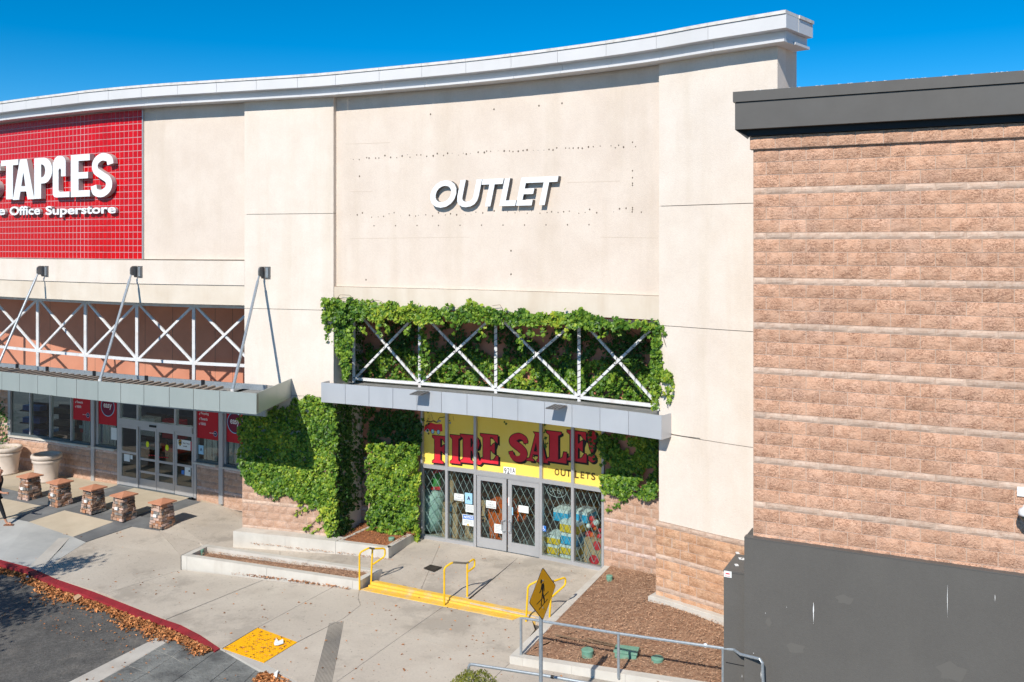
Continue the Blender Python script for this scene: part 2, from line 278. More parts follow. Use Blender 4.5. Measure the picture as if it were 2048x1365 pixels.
def B(pl, name, mat, par, a0, a1, d0, d1, z0, z1, step=.6): g = G(); pl.box(g, a0, a1, d0, d1, z0, z1, step); return g.obj(name, mat, par)
# main wall line from the cornice joint, 4.5 m above the lens
CT = [(-160,-258),(-70,-271),(0,-281.5),(66,-290.5),(129,-298.3),(183,-305),(300,-315.7),(385,-321.3),(460,-326),(540,-331),(615,-335.8),(670,-340.2),(757,-348.5),(842,-356.6),(928,-365.3),(1020,-375.8),(1115,-388),(1213,-401.6),(1308,-416.6),(1416,-436.5),(1570,-462),(1640,-475)]
WP = Plan([((x-CX)/FP*(FP*4.5/-v), FP*4.5/-v) for x, v in CT], off=-.45)
CS = Plan([((x-CX)/FP*(4.2*FP/(y-HY)), 4.2*FP/(y-HY)) for x, y in [(-170,761),(-80,770.5),(3.7,779.8),(75.4,788),(153,797),(241.4,806),(337,814.7),(440,823.3),(512.7,829.3),(640,842)]])
def gz(x, y): p = gp(x, y, -.13); return (p.x, p.y)
GP = Plan([gz(x, y) for x, y in [(-170,912),(-80,922),(15,933.5),(99,945),(146,953.5),(234,968),(300,980),(385,995),(482,1014),(560,1030)]])
RP = Plan([((x-CX)/FP*Y, Y) for x, Y in [(x, 16.0/(1+.0002408*(x-1505))) for x in (1380, 1700, 2100, 2600, 3200)]], smooth=False)
# ------------------------------------------------------------------ cream building
BA = thing('store_building', WP.p(WP.sx(1000), 0, -.3), 'long cream stucco store building with a curving white cornice and two recessed shopfronts', 'building')
S0, SL, SP, SQ, SR, SE = 0.3, WP.sx(287, -.13), WP.sx(489), WP.sx(667), WP.sx(1318), WP.sx(1555)
ZT = 12.05; ZA, ZB, ZC = 8.85, 6.22, 3.85; DS = -1.5
def seams(nm, mat, a0, a1, d0, d1, zs):
    for lo, hi in zip(zs[:-1], zs[1:]): B(WP, nm, mat, BA, a0, a1, d0, d1, lo+.007, hi-.007)
B(WP, 'wall_core', 'seam', BA, S0, SR-.02, -.85, -.15, 6.34, ZT-.01)
B(WP, 'wall_core', 'seam', BA, SP+.05, SQ-.05, -2.9, -.03, -.5, ZT-.01)
B(WP, 'wall_core', 'seam', BA, SR+.05, SE-.05, -2.9, -.03, -.5, 8.5); B(WP, 'wall_core', 'seam', BA, SR+.05, SE-.05, -.9, -.03, 8.5, ZT-.01)
zp = 7.56
B(WP, 'stucco_panel', 'stucco2', BA, S0, SP-.003, -.4, -.13, zp, ZT)
B(WP, 'sill_band', 'stucco', BA, S0, SP-.003, -.4, 0, 6.86, zp-.012)
B(WP, 'sill_band', 'sill', BA, S0, SP-.003, -.8, -.03, 6.3, 6.85)
B(WP, 'stucco_panel', 'stucco2', BA, SQ+.003, SR-.003, -.4, -.13, 6.87, ZT)
B(WP, 'sill_band', 'sill', BA, SQ+.003, SR-.003, -.8, -.022, 6.33, 6.86)
seams('pilaster_panel', 'stucco', SP, SQ, -.4, 0, [2.0, ZC, ZB, ZA, ZT])
seams('pilaster_panel', 'stucco', SR, SE, -.4, 0, [1.9, ZC, ZB, ZA, ZT])
g = G(); WP.box(g, SQ-.05, SQ-.001, DS-.1, -.4, -.2, ZT); g.obj('side_return', 'stucco', BA)
g = G(); WP.box(g, SE-.05, SE-.001, -.95, -.4, -.2, ZT); g.obj('side_return', 'stucco2', BA)
g = G(); WP.box(g, SR+.001, SR+.05, DS-.1, -.4, 1.9, 6.4); g.obj('side_return', 'stucco', BA)
# recess ceilings and terracotta back walls
B(WP, 'recess_ceiling', 'sill', BA, SQ, SR, DS-.3, -.5, 6.30, 6.42)
UP = Plan([((x-CX)/FP*Y, Y) for x, Y in ((-200, 35.6), (0, 33.7), (200, 31.9), (387, 30.1), (489, 29.3), (560, 28.8))])
B(GP, 'terracotta_wall', 'terra', BA, GP.sx(-150), GP.sx(520), -.4, 0, 3.05, 3.41)
B(UP, 'terracotta_wall', 'terra', BA, UP.sx(-190), UP.sx(545), -.4, 0, 3.2, 6.6)
sA, sB, sC, sD = WP.sx(668, DS), WP.sx(842, DS), WP.sx(1208, DS), WP.sx(1322, DS)
B(WP, 'terracotta_wall', 'terra', BA, sA-.3, sD, DS-.3, DS, 3.50, 6.31)
B(WP, 'terracotta_wall', 'terra', BA, sA-.3, sB-.02, DS-.3, DS+.003, 1.98, 3.50)
B(WP, 'terracotta_wall', 'terra', BA, sC+.02, sD, DS-.3, DS+.003, 1.98, 3.50)
g = G()                                            # ceiling of the deep left recess
A = np.linspace(WP.sx(-150), SP, 24); Bq = np.linspace(UP.sx(-150), UP.sx(520), 24); V = []
for a, b in zip(A, Bq): V += [WP.p(a, -.5, 6.31), UP.p(b, -.3, 6.31), UP.p(b, -.3, 6.4), WP.p(a, -.5, 6.4)]
g.add(V, [(4*i+k, 4*i+(k+1) % 4, 4*i+4+(k+1) % 4, 4*i+4+k) for i in range(23) for k in range(4)]); g.obj('recess_ceiling', 'sill', BA)
for x in (100, 190, 290, 345, 430, 465):           # control joints of the terracotta wall
    a = UP.sx(x); B(UP, 'control_joint', 'seam', BA, a, a+.012, -.05, .003, 3.5, 6.3)
# cornice: fascia panels, roof cap, shadow band, lower lip; then the same round the right end
cj = []; a = SR-.1-WP.sx(1308)*0; x = 0
js = [WP.sx(v, .45) for v in (1115, 1213, 1308, 1416)]; st = (js[3]-js[0])/3
cj = sorted([js[0]+st*k for k in range(-26, 4) if js[0]+st*k > S0]+[WP.sx(671, .45)]); SEc = SE+.38
cj = [S0]+[c for i, c in enumerate(cj) if i == 0 or c-cj[i-1] > .3]+[SEc]
for a, b in zip(cj[:-1], cj[1:]):
    B(WP, 'cornice_panel', 'cornice', BA, a+.004, b-.004, -.1, .45, 12.23, 12.5)
    B(WP, 'roof_cap', 'capm', BA, a+.003, b-.003, -.6, .475, 12.506, 12.572)
    B(WP, 'cornice_soffit', 'cornice', BA, a+.003, min(b, SEc-.1)-.003, -.1, .22, 12.055, 12.228)
    B(WP, 'cornice_lip', 'cornice', BA, a+.003, min(b, SEc-.1)-.003, -.1, .325, 12.0, 12.052)
B(WP, 'cornice_core', 'grey', BA, S0, SE, -.8, -.11, 12.06, 12.5)
for a0, a1, z0, z1, nm, mt in ((SE-.2, SEc, 12.23, 12.5, 'cornice_panel', 'cornice'), (SE-.2, SEc+.025, 12.506, 12.572, 'roof_cap', 'capm'), (SE-.2, SE+.27, 12.055, 12.228, 'cornice_soffit', 'cornice'), (SE-.2, SE+.32, 12.0, 12.052, 'cornice_lip', 'cornice')):
    B(WP, nm, mt, BA, a0, a1-.004, -.78, -.105 if z1 < 12.4 else -.12, z0+.001, z1-.001)
# red tiled sign field
zt0, zt1 = 7.575, 11.98
F_ = tag(B(WP, 'tile_backing', 'grout', None, S0, SL, -.125, -.105, zt0, zt1), 'red glossy tile field behind the large white letters', 'tiled sign panel')
TP = F_; 
tw = .1805; rows = 22; th = (zt1-zt0-.01)/rows; cols = int((SL-S0)/tw); tiles = []
tm = G(); b_ = .004
tm.add([(0,0,0),(tw-.02,0,0),(tw-.02,0,th-.02),(0,0,th-.02),(b_,-.005,b_),(tw-.02-b_,-.005,b_),(tw-.02-b_,-.005,th-.02-b_),(b_,-.005,th-.02-b_)], [(4,5,6,7),(0,1,5,4),(1,2,6,5),(2,3,7,6),(3,0,4,7)])
me = bpy.data.meshes.new('tile'); me.from_pydata(tm.v, [], tm.f); me.materials.append(MT['tile'])
cnt = 0; rest = G()
for c in range(cols):
    a = SL-.02-tw*(c+1)
    if a < WP.sx(-60): break
    r_ = WP.rot(a+tw/2)
    for r in range(rows):
        z = zt0+.012+th*r; p = WP.p(a, -.104, z); cnt += 1
        if cnt <= 290:
            o = bpy.data.objects.new('tile', me); link(o, TP, p); o.rotation_euler = (0, 0, r_)
        else:
            ca, sa = math.cos(r_), math.sin(r_); rest.add([(p.x+v[0]*ca-v[1]*sa, p.y+v[0]*sa+v[1]*ca, p.z+v[2]) for v in tm.v], tm.f)
tag(rest.obj('tile_field', 'tile', TP), kind='stuff')
g = G(); WP.box(g, SL, SL+.03, -.13, -.07, zt0, zt1); g.obj('edge_trim', 'alu', TP)
B(WP, 'panel_edge_joint', 'seam', BA, SL+.03, SP-.01, -.14, -.122, zp+.003, zp+.02)
# small holes left on the panel by older signs
g = G(); random.seed(3)
def hole(x, y, r):
    c = WP.q(x, y, -.128); a = WP.sx(x, -.128); n = 7
    g.add([WP.p(a+r*math.cos(6.283*k/n), -.128, c.z+r*1.2*math.sin(6.283*k/n)) for k in range(n)], [tuple(range(n))])
for x, y in [(861,229),(988,219),(1078,212),(1124,207),(719,353),(1022,502),(1022,549),(732,560),(1212,585)]: hole(x, y, .022)
for i in range(58): x = 690+580*i/57+random.uniform(-4, 4); hole(x, 318-(x-690)*.045+random.uniform(-3, 3), random.uniform(.008, .024))
for i in range(48): x = 690+590*i/47+random.uniform(-4, 4); hole(x, 432-(x-690)*.018+random.uniform(-5, 4), random.uniform(.008, .022))
for i in range(11): x = 748+43*i; hole(x, 452-(x-748)*.005, .017)
for y in (285, 342, 356, 367, 371, 416, 420): hole(1265, y, .017)
tag(g.obj('bolt_hole_rows', 'hole', BA), kind='stuff')
g = G()
for x0, x1, y0, y1 in ((700, 745, 384, 384), (1135, 1240, 366, 363), (700, 940, 478, 475), (1200, 1316, 475, 477), (690, 780, 289, 286)):
    a, b = WP.sx(x0, -.128), WP.sx(x1, -.128); WP.box(g, a, b, -.2, -.1275, (WP.z(x0, y0, -.128), WP.z(x1, y1, -.128)), (WP.z(x0, y0, -.128)+.008, WP.z(x1, y1, -.128)+.008))
tag(g.obj('hairline_cracks', M('hairline', (.55, .46, .37)), BA), kind='stuff')
# ------------------------------------------------------------------ split-face block work
def blockmesh(L, H, D, amp, mat, seed, nx=5, nz=3):
    r = random.Random(seed); V = []; Fc = []; ch = .008
    for j in range(nz+1):
        for i in range(nx+1):
            e = i in (0, nx) or j in (0, nz); y = -D+(.012 if e else -r.uniform(-.3, 1)*amp)
            V.append((ch*0+L*i/nx, y, H*j/nz))
    for j in range(nz):
        for i in range(nx): a = j*(nx+1)+i; Fc.append((a, a+1, a+nx+2, a+nx+1))
    n = len(V); V += [(0,0,0),(L,0,0),(L,0,H),(0,0,H)]; c = [0, nx, (nx+1)*nz+nx, (nx+1)*nz]
    Fc += [(n, n+1)+tuple(range(nx, -1, -1)), tuple(range(c[3], c[2]+1))+(n+2, n+3), (c[0],)+tuple((nx+1)*j for j in range(1, nz+1))+(n+3, n), (c[1], n+1, n+2)+tuple((nx+1)*j+nx for j in range(nz, 0, -1))]
    me = bpy.data.meshes.new('block'); me.from_pydata(V, [], Fc); me.materials.append(MT[mat]); return me
BM = {}
def bmesh_for(mat, H, smooth):
    k = (mat, H, smooth)
    if k not in BM: BM[k] = [blockmesh(1.0, H, .09, 0. if smooth else .007, mat, i) for i in range(5)]
    return BM[k]
def courses(pl, par, a0, a1, d, z0, z1, pat, top=False, k=1., mats=('block', 'band'), first=0., names=('block', 'band_block'), mort='mortar'):
    """pat: 'f' full course, 'h' half height band, from the top when top is set"""
    g = G(); pl.box(g, a0, a1, d-.2, d-.018, z0, z1); g.obj('mortar_bed', mort, par)
    Lm, J = .4064*k, .013; z = z1 if top else z0; i = 0
    while (z > z0+.03 if top else z < z1-.03):
        c = pat[i % len(pat)]; Hh = (.2032 if c == 'f' else .1016)*k; zz = z-Hh if top else z; lo, hi = max(zz, z0), min(zz+Hh, z1)
        if hi-lo < .04: break
        a = a0-((i % 2)*.5+first)*Lm
        while a < a1-.02:
            b0, b1 = max(a, a0), min(a+Lm, a1)
            if b1-b0 > .04:
                mt = mats[0] if c == 'f' else mats[1]
                me = random.choice(bmesh_for(mt, round(Hh-J, 4), c != 'f')); o = bpy.data.objects.new(names[0] if c == 'f' else names[1], me)
                link(o, par, pl.p(b0+J/2, d-.09, lo+J/2)); o.rotation_euler = (0, 0, pl.rot((b0+b1)/2)); o.scale = (b1-b0-J, 1, (hi-lo-J)/(Hh-J))
            a += Lm
        z = zz if top else zz+Hh; i += 1
courses(WP, BA, SP-.05, SQ+.02, .05, -.3, 2.0, 'ffhf', top=True, mats=('eff', 'band'))
courses(WP, BA, SR-.06, WP.sx(1500), .05, .0, 1.9, 'hfffhfffhfff', top=True, mats=('block2', 'band'))
courses(WP, BA, sA+.2, sB-.03, DS+.08, -.2, 1.97, 'hfff', top=True, mats=('eff', 'lime'))
courses(WP, BA, sC+.03, sD, DS+.08, -.2, 1.97, 'hfff', top=True, mats=('eff', 'lime'))
g = G(); WP.box(g, SR-.14, WP.sx(1500), -.1, .22, -.3, .27); WP.box(g, SR-.12, WP.sx(1500), -.1, .19, .27, .285); g.obj('footing', 'kerb', BA)
# ------------------------------------------------------------------ brick building on the right
BB = thing('block_building', RP.p(RP.sx(1800), 0, -.6), 'pink split face block building with a dark grey parapet, at the right', 'building')
r0, r1 = RP.sx(1506), RP.sx(2085); K = 1.0866
B(RP, 'building_core', 'mortar', BB, r0+.1, RP.sx(2700), -7, -.2, -.6, 9.9)
courses(RP, BB, r0, r1, 0, 2.9, 9.643, 'fffh', top=True, k=K)
courses(RP, BB, r0-.045, r1, .06, 9.645, 9.86, 'f', top=True, k=1.058, names=('cap_course_block', 'x'))
B(RP, 'wall_face', 'block', BB, r1, RP.sx(2700), -.1, 0, 2.9, 9.86)
g = G(); g.add([RP.p(r0+.02, -.08, 2.9), RP.p(r0+.02, -7, 2.9), RP.p(r0+.02, -7, 9.86), RP.p(r0+.02, -.08, 9.86)], [(0, 1, 2, 3)]); g.obj('side_wall', 'block', BB)
zc0, zc1, zf0, zs0 = RP.z(1469, 205, .27), RP.z(1467, 184, .3), RP.z(1470, 259.5, .27), 9.87
e0 = RP.sx(1470, .26); eN = RP.sx(2700)
B(RP, 'parapet_fascia', 'dark', BB, e0, eN, -1, .26, zf0, zc0-.012, 3)
B(RP, 'parapet_cap', 'dark', BB, e0-.03, eN, -1, .29, zc0, zc1, 3)
B(RP, 'parapet_gap', 'black', BB, e0+.02, eN, -.9, .24, zc0-.012, zc0, 3)
g = G(); e1 = RP.sx(1494, .12)
g.add([RP.p(e0, .255, zf0-.002), RP.p(e1, .12, zf0-.002), RP.p(e1, .12, zs0), RP.p(r0-.04, .08, zs0)], [(0, 1, 2), (0, 2, 3)]); RP.box(g, e1, eN, -.5, .12, zs0, zf0-.004, 3)
g.obj('parapet_soffit', 'black', BB)
g = G(); g.add([RP.p(e0, .258, zf0-.003), RP.p(e1+.01, .10, zf0-.16), RP.p(r0-.04, .1, zs0-.01), RP.p(e0+.02, -1, zf0-.003)], [(0, 1, 2), (0, 2, 3)]); g.obj('soffit_corner', 'dark', BB)
zdw = RP.z(1490, 1076, .12)
w0 = RP.sx(1488.5, .13)
B(RP, 'lower_wall', 'darkwall', BB, w0, eN, -.5, .13, -.7, zdw, 3)
g = G(); RP.box(g, w0, eN, -.02, .135, zdw, zdw+.02, 3); g.obj('ledge_cap', 'dark', BB)
random.seed(11); g = G()                           # white drips and pale scuffs on the dark wall
for x, y, w, h in ((1627, 1227, .018, .36), (1895, 1203, .008, .5), (1990, 1197, .006, .12), (1522, 1350, .01, .14), (1573, 1215, .006, .02), (1484, 1353, .006, .06), (1531, 1227, .01, .02), (1507, 1307, .01, .02)):
    a = RP.sx(x, .134); z = RP.z(x, y, .134); n = 6
    L_ = [RP.p(a-w*random.uniform(.2, .6)*(math.sin(math.pi*(i+.4)/n)), .1335, z+h/2-h*i/n) for i in range(n+1)]; R_ = [RP.p(a+w*random.uniform(.2, .6)*(math.sin(math.pi*(i+.4)/n)), .1335, z+h/2-h*i/n) for i in range(n+1)]
    g.add(L_+R_, [(i, i+1, n+2+i, n+1+i) for i in range(n)])
tag(g.obj('white_drips', 'white', BB), kind='stuff')
g = G()
for x, y, w, h in ((1592, 1297, .30, .18), (1690, 1200, .28, .16), (1537, 1245, .1, .14), (1905, 1345, .42, .3)):
    a = RP.sx(x, .132); z = RP.z(x, y, .132); n = 11; ph = random.uniform(0, 6)
    g.add([RP.p(a+w/2*math.cos(6.283*k/n)*(1+.25*math.sin(3*k+ph)), .1325, z+h/2*math.sin(6.283*k/n)*(1+.25*math.cos(2*k+ph))) for k in range(n)], [tuple(range(n))])
tag(g.obj('paint_patches', M('touch up paint', (.128, .121, .111), rough=.8), BB), kind='stuff')
g = G()                                            # bird droppings and flaking along the parapet edge
for i in range(40):
    x = 1500+random.uniform(0, 560); a = RP.sx(x, .3); g.box(*(lambda p, r: ((p.x-r, p.y-.015, p.z-.004), (p.x+r, p.y+.015, p.z+.004)))(RP.p(a, .27, zc1), random.uniform(.006, .03)))
tag(g.obj('flaked_paint', 'white', BB), kind='stuff')
# low dark cabinet against the left end of that wall
BX = thing('utility_enclosure', RP.p(RP.sx(1466), -.2, -.6), 'dark grey metal enclosure with a white sticker, beside the grey wall', 'cabinet')
zb = RP.z(1447, 1140, -.02); b0, b1 = RP.sx(1447.5, -.02), w0-.01
g = G(); RP.box(g, b0, b1, -.95, -.02, -.6, zb-.03); g.obj('body', 'darkwall', BX)
g = G(); RP.box(g, b0-.005, b1, -.96, -.01, zb-.03, zb); g.obj('lid', 'dark', BX)
g = G(); RP.box(g, b0+.04, b1-.01, -.3, -.012, zb-1.62, zb-1.61); g.obj('panel_seam', 'black', BX)
a = RP.sx(1448, -.01); z = RP.z(1455, 1155, -.01); g = G(); RP.box(g, a, a+.135, -.01, -.004, z, z+.11); st = g.obj('sticker', 'paper', BX)
g = G(); RP.box(g, a+.03, a+.10, -.003, -.0025, z+.055, z+.075); RP.box(g, a+.02, a+.11, -.003, -.0025, z+.02, z+.026); g.obj('sticker_print', 'redp', BX)
g = G()
for x, y in ((1475, 1107), (1481, 1118), (1486, 1119), (1473, 1131)): p = proj(x, y, (CH-zb)*FP/(y-HY)); g.box((p.x-.03, p.y-.04, zb), (p.x+.03, p.y+.04, zb+.012))
tag(g.obj('droppings', 'white', BX), kind='stuff')
# dome camera at the right edge
cp = RP.q(2046, 985, .0); CM = thing('security_camera', cp, 'white dome security camera on a wall bracket on the pink block wall', 'camera')
aC = RP.sx(2046, 0); g = G(); RP.box(g, aC-.08, aC+.16, -.02, .03, cp.z-.06, cp.z+.08); g.obj('wall_plate', 'camw', CM)
g = G(); g.tube([RP.p(aC+.05, .02, cp.z+.02), RP.p(aC+.05, .22, cp.z+.02), RP.p(aC+.05, .27, cp.z-.03), RP.p(aC+.05, .27, cp.z-.14)], .025, 10); g.obj('arm', 'camw', CM)
pc = RP.p(aC+.05, .27, cp.z-.36); g = G(); g.lathe(pc, [(.01, .24), (.05, .24), (.07, .2), (.115, .17), (.13, .11), (.125, .08)], 24); g.obj('housing', 'camw', CM, smooth=True)
g = G(); g.lathe(pc, [(.0, -.035), (.05, -.02), (.085, .02), (.1, .08)], 24); g.obj('dome', M('smoked dome', (.10, .09, .06), rough=.1), CM, smooth=True)
# ------------------------------------------------------------------ trellises
def trellis(par, pl, d, xs, xm, zlo, zhi, zfoot, w, ends=(True, True)):
    S_ = [pl.sx(x, d) for x in xs]
    def arc(z, nm):
        for a, b in zip(S_[:-1], S_[1:]): g = G(); g.bar(pl.p(a, d, z), pl.p(b, d, z), w, w); g.obj(nm, 'steel', par)
    arc(zlo, 'bottom_rail'); arc(zhi, 'top_rail')
    for i, a in enumerate(S_):
        if (i == 0 and not ends[0]) or (i == len(S_)-1 and not ends[1]): continue
        g = G(); g.bar(pl.p(a, d+.003, zfoot), pl.p(a, d+.003, zhi-w/2-.002), w, w, up=(0, 1, 0)); g.obj('post', 'steel', par)
    for a, b in zip(S_[:-1], S_[1:]):
        for z0, z1, dd in ((zlo, zhi, .002), (zhi, zlo, -.035)): g = G(); g.bar(pl.p(a+.03, d+dd, z0), pl.p(b-.03, d+dd, z1), w*.6, w*.8); g.obj('brace', 'steel', par)
T1 = thing('trellis', WP.p(WP.sx(1000, -.7), -.7, 4.2), 'white steel lattice trellis above the right canopy, wrapped in string lights and ivy', 'trellis')
zl = WP.z(991.5, 779, -.7); trellis(T1, WP, -.7, [708, 839.5, 991.5, 1158, 1318], None, zl, 6.2, 4.2, .075)
T2 = thing('trellis', WP.p(WP.sx(274, -.7), -.7, 4.2), 'white steel lattice trellis above the left canopy, bare in front of the terracotta wall', 'trellis')
z2 = WP.z(389, 727, -.7); trellis(T2, WP, -.7, [-120, -20, 76, 171.5, 274.5, 388, 510], None, z2, 6.2, 3.46, .085)
# string lights wound round the right trellis
g = G(); S_ = [WP.sx(x, -.7) for x in [708, 839.5, 991.5, 1158, 1318]]
def wind(p, q, turns):
    p, q = Vector(p), Vector(q); ax = (q-p).normalized(); u = ax.cross(Vector((0, 1, 0))).normalized(); v = ax.cross(u); n = turns*6
    g.tube([p.lerp(q, i/n)+(u*math.cos(i*1.047)+v*math.sin(i*1.047))*.058 for i in range(n+1)], .006, 4)
for a, b in zip(S_[:-1], S_[1:]):
    wind(WP.p(a, -.7, zl), WP.p(b, -.7, 6.15), 13); wind(WP.p(a, -.7, 6.15), WP.p(b, -.7, zl), 13)
for a in S_[1:-1]: wind(WP.p(a, -.7, zl), WP.p(a, -.7, 6.15), 12)
tag(g.obj('string_lights', 'blackp'), 'dark string light cable wound around the white trellis bars', 'string lights')
# ------------------------------------------------------------------ canopies
CO = thing('canopy', WP.p(WP.sx(1000, 0), 0, 3.8), 'pale blue grey metal canopy over the yellow fire sale front', 'canopy')
jx = [641.9,690.5,738,785.7,834,883,934,984.8,1035.8,1089,1144,1200,1257,1323]; J = [WP.sx(x, .4) for x in jx]
B(WP, 'soffit', 'fasc_b', CO, J[0]+.03, J[-1]-.03, DS+.02, .37, 3.81, 3.86); B(WP, 'roof_deck', 'roofm', CO, J[0]+.03, J[-1]-.03, DS+.02, .37, 4.16, 4.2)
B(WP, 'edge_beam', 'alu', CO, J[0]+.02, J[-1]-.02, .30, .38, 3.82, 4.31)
for a, b in zip(J[:-1], J[1:]): B(WP, 'fascia_panel', 'fasc_b', CO, a+.006, b-.006, .385, .40, 3.80, 4.32)
B(WP, 'end_panel', 'fasc_b', CO, J[-1]-.015, J[-1], 0.01, .384, 3.80, 4.32); B(WP, 'end_panel', 'fasc_b', CO, J[0], J[0]+.015, 0.01, .384, 3.80, 4.32)
CT2 = thing('canopy', CS.p(CS.sx(300), -1, 3.8), 'pale green grey metal canopy hung on rods over the left store entrance', 'canopy')
jx = [-190,-150,-112,-72,-34,3.7,38.8,75.4,113.5,153,196,241.4,287.8,338.5,386.8,439.5,512.7]; J = [CS.sx(x, 0) for x in jx]
for a, b in zip(J[:-1], J[1:]): B(CS, 'fascia_panel', 'fasc_g', CT2, a+.008, b-.008, -.015, 0, 3.80, 4.32)
B(CS, 'edge_beam', 'rib', CT2, J[0], J[-1]-.02, -.1, -.017, 3.83, 4.30)
# decks between the canopy line and the shop line
def deck(z0, z1, nm, mt, inner, tpar):
    A = np.linspace(J[0], J[-1]-.06 if z0 > 3.5 else CS.sx(405), 30); g = G(); V = []
    for a in A:
        x = CX+FP*CS.xy(a)[0]/CS.xy(a)[1]; e = inner(x, a); o_ = -1.7 if z0 < 3.5 else -.1; V += [CS.p(a, o_, z0), (e.x, e.y, z0), (e.x, e.y, z1), CS.p(a, o_, z1)]
    g.add(V, [(4*i+k, 4*i+(k+1) % 4, 4*i+4+(k+1) % 4, 4*i+4+k) for i in range(29) for k in range(4)]+[(0, 1, 2, 3), (116, 117, 118, 119)]); g.obj(nm, mt, tpar)
endp = WP.q(583, 800, .01)
def inner(x, a):
    if x < 470: return GP.p(GP.sx(x+6), .0, 0)
    t = (x-470)/42.; p = WP.p(WP.sx(495+88*t, .01), .01, 0); return p
deck(3.40, 3.44, 'soffit', 'fasc_g', inner, CT2)
def inner2(x, a):
    if x < 425: return CS.p(a, -1.66, 0)
    t = (x-425)/88.; return CS.p(a, -1.66, 0).lerp(WP.p(WP.sx(487+94*t, .02), .02, 0), min(1, t*4))
deck(4.06, 4.10, 'roof_deck', 'roofm', inner2, CT2); deck(3.82, 3.86, 'soffit', 'fasc_g', inner2, CT2)
g = G(); a_ = CS.p(J[-1], 0, 3.8); b_ = WP.p(WP.sx(583, .01), .01, 3.8); n_ = (b_-a_).cross(Vector((0, 0, 1))).normalized()*.015
g.hexa([a_, b_, b_-n_, a_-n_], [v+Vector((0, 0, .52)) for v in (a_, b_, b_-n_, a_-n_)]); g.obj('end_panel', 'fasc_g', CT2)
for i in range(34):                                # brown ribs over the front of the deck
    a = CS.sx(-60)+(CS.sx(400)-CS.sx(-60))*i/33; g = G(); g.bar(CS.p(a, -.12, 4.2), CS.p(a-.25, -1.15, 4.2), .09, .06); g.obj('roof_rib', 'rib', CT2)
g = G(); CS.box(g, CS.sx(-150), CS.sx(452), -1.7, -1.62, 3.4, 4.24); g.obj('gutter_upstand', 'galv', CT2)
for x in (32, 92, 186, 290, 403): a = CS.sx(x, -1.6); g = G(); CS.box(g, a, a+.1, -1.62, -1.58, 4.05, 4.27); g.obj('clamp', 'black', CT2)
# tie rods
for x, y, xe, ye, w in ((91, 543, -8, 742, 'leftmost of the three, above the red tiles edge'), (277, 544, 200, 758, 'middle one, right of the automatic doors'), (531, 546, 465, 778, 'rightmost one, on the plain pilaster')):
    c = WP.q(x, y, 0); a = WP.sx(x, 0); lab = {91: 'sloping steel tie rod of the left canopy, leftmost and cut by the frame edge', 277: 'sloping steel tie rod of the left canopy, fixed under the big white letters', 531: 'sloping steel tie rod of the left canopy, fixed to the plain pilaster'}[x]
    R = tag(thing('tie_rod', c, lab, 'tie rod'), group='tie rods of the left canopy')
    g = G(); WP.box(g, a-.02, a+.16, 0, .03, c.z-.16, c.z+.17); g.obj('wall_plate', 'bracket', R)
    g = G(); n = 9; prof = [(.03, -.15)]+[(.03+.20*math.sin(t*math.pi/2/n*1.0), .15-.0*t) for t in range(1)]
    pl_ = [(.03, -.16), (.03, .17), (.16, .17)]+[(.16+.1*math.sin(t*.39), .07+.1*math.cos(t*.39)) for t in range(1, 5)]+[(.26, -.06), (.2, -.1), (.12, -.1), (.09, -.16)]
    g.hexa([WP.p(a-.09+.02, d, c.z+z) for d, z in pl_], [WP.p(a-.09+.06, d, c.z+z) for d, z in pl_]); g.obj('lug', 'bracket', R)
    g = G(); WP.box(g, a+.03, a+.11, .031, .05, c.z-.13, c.z+.14); g.obj('wall_plate', 'galv', R)
    e = CS.p(CS.sx(xe, -.12), -.12, 4.33); t0 = WP.p(a-.07, .2, c.z-.05)
    g = G(); g.tube([t0, t0.lerp(e, .06), t0.lerp(e, .0601), e], [.026, .026, .038, .038], 10); g.obj('rod', 'galv', R)
    g = G(); g.tube([e+Vector((0, 0, -.12)), e+Vector((0, 0, .03))], .05, 8); g.obj('foot', 'steel', R)
# flood lights on the right canopy
for x, y, lab in ((848, 790, 'small dark flood light on the canopy fascia, the left one'), (1122, 818, 'small dark flood light on the canopy fascia, the right one')):
    c = WP.q(x, y-4, .42); a = WP.sx(x, .42); R = tag(thing('flood_light', c, lab, 'lamp'), group='flood lights on the canopy fascia')
    g = G(); WP.box(g, a-.03, a+.03, .402, .44, c.z+.0, c.z+.05); g.obj('mount', 'grey', R)
    g = G(); g.hexa([WP.p(a-.17, .44, c.z+.03), WP.p(a+.17, .44, c.z+.03), WP.p(a+.15, .80, c.z-.01), WP.p(a-.19, .80, c.z-.01)], [WP.p(a-.17, .44, c.z+.05), WP.p(a+.17, .44, c.z+.05), WP.p(a+.15, .80, c.z+.012), WP.p(a-.19, .80, c.z+.012)]); g.obj('solar_panel', 'bracket', R)
    for k in range(4): g = G(); g.bar(WP.p(a-.12+.08*k, .46, c.z+.056), WP.p(a-.14+.08*k, .78, c.z+.02), .012, .008); g.obj('rib', 'alu', R)
# thin cable at the right end of the canopy
g = G(); g.tube([WP.q(1332, 840, .01), WP.q(1334, 862, .012), WP.q(1345, 869, .012), WP.q(1368, 873, .012), WP.q(1400, 877, .01)], .006, 5)
tag(g.obj('cable', 'gmetal'), 'thin loose cable running from the canopy end onto the cream wall', 'cable')
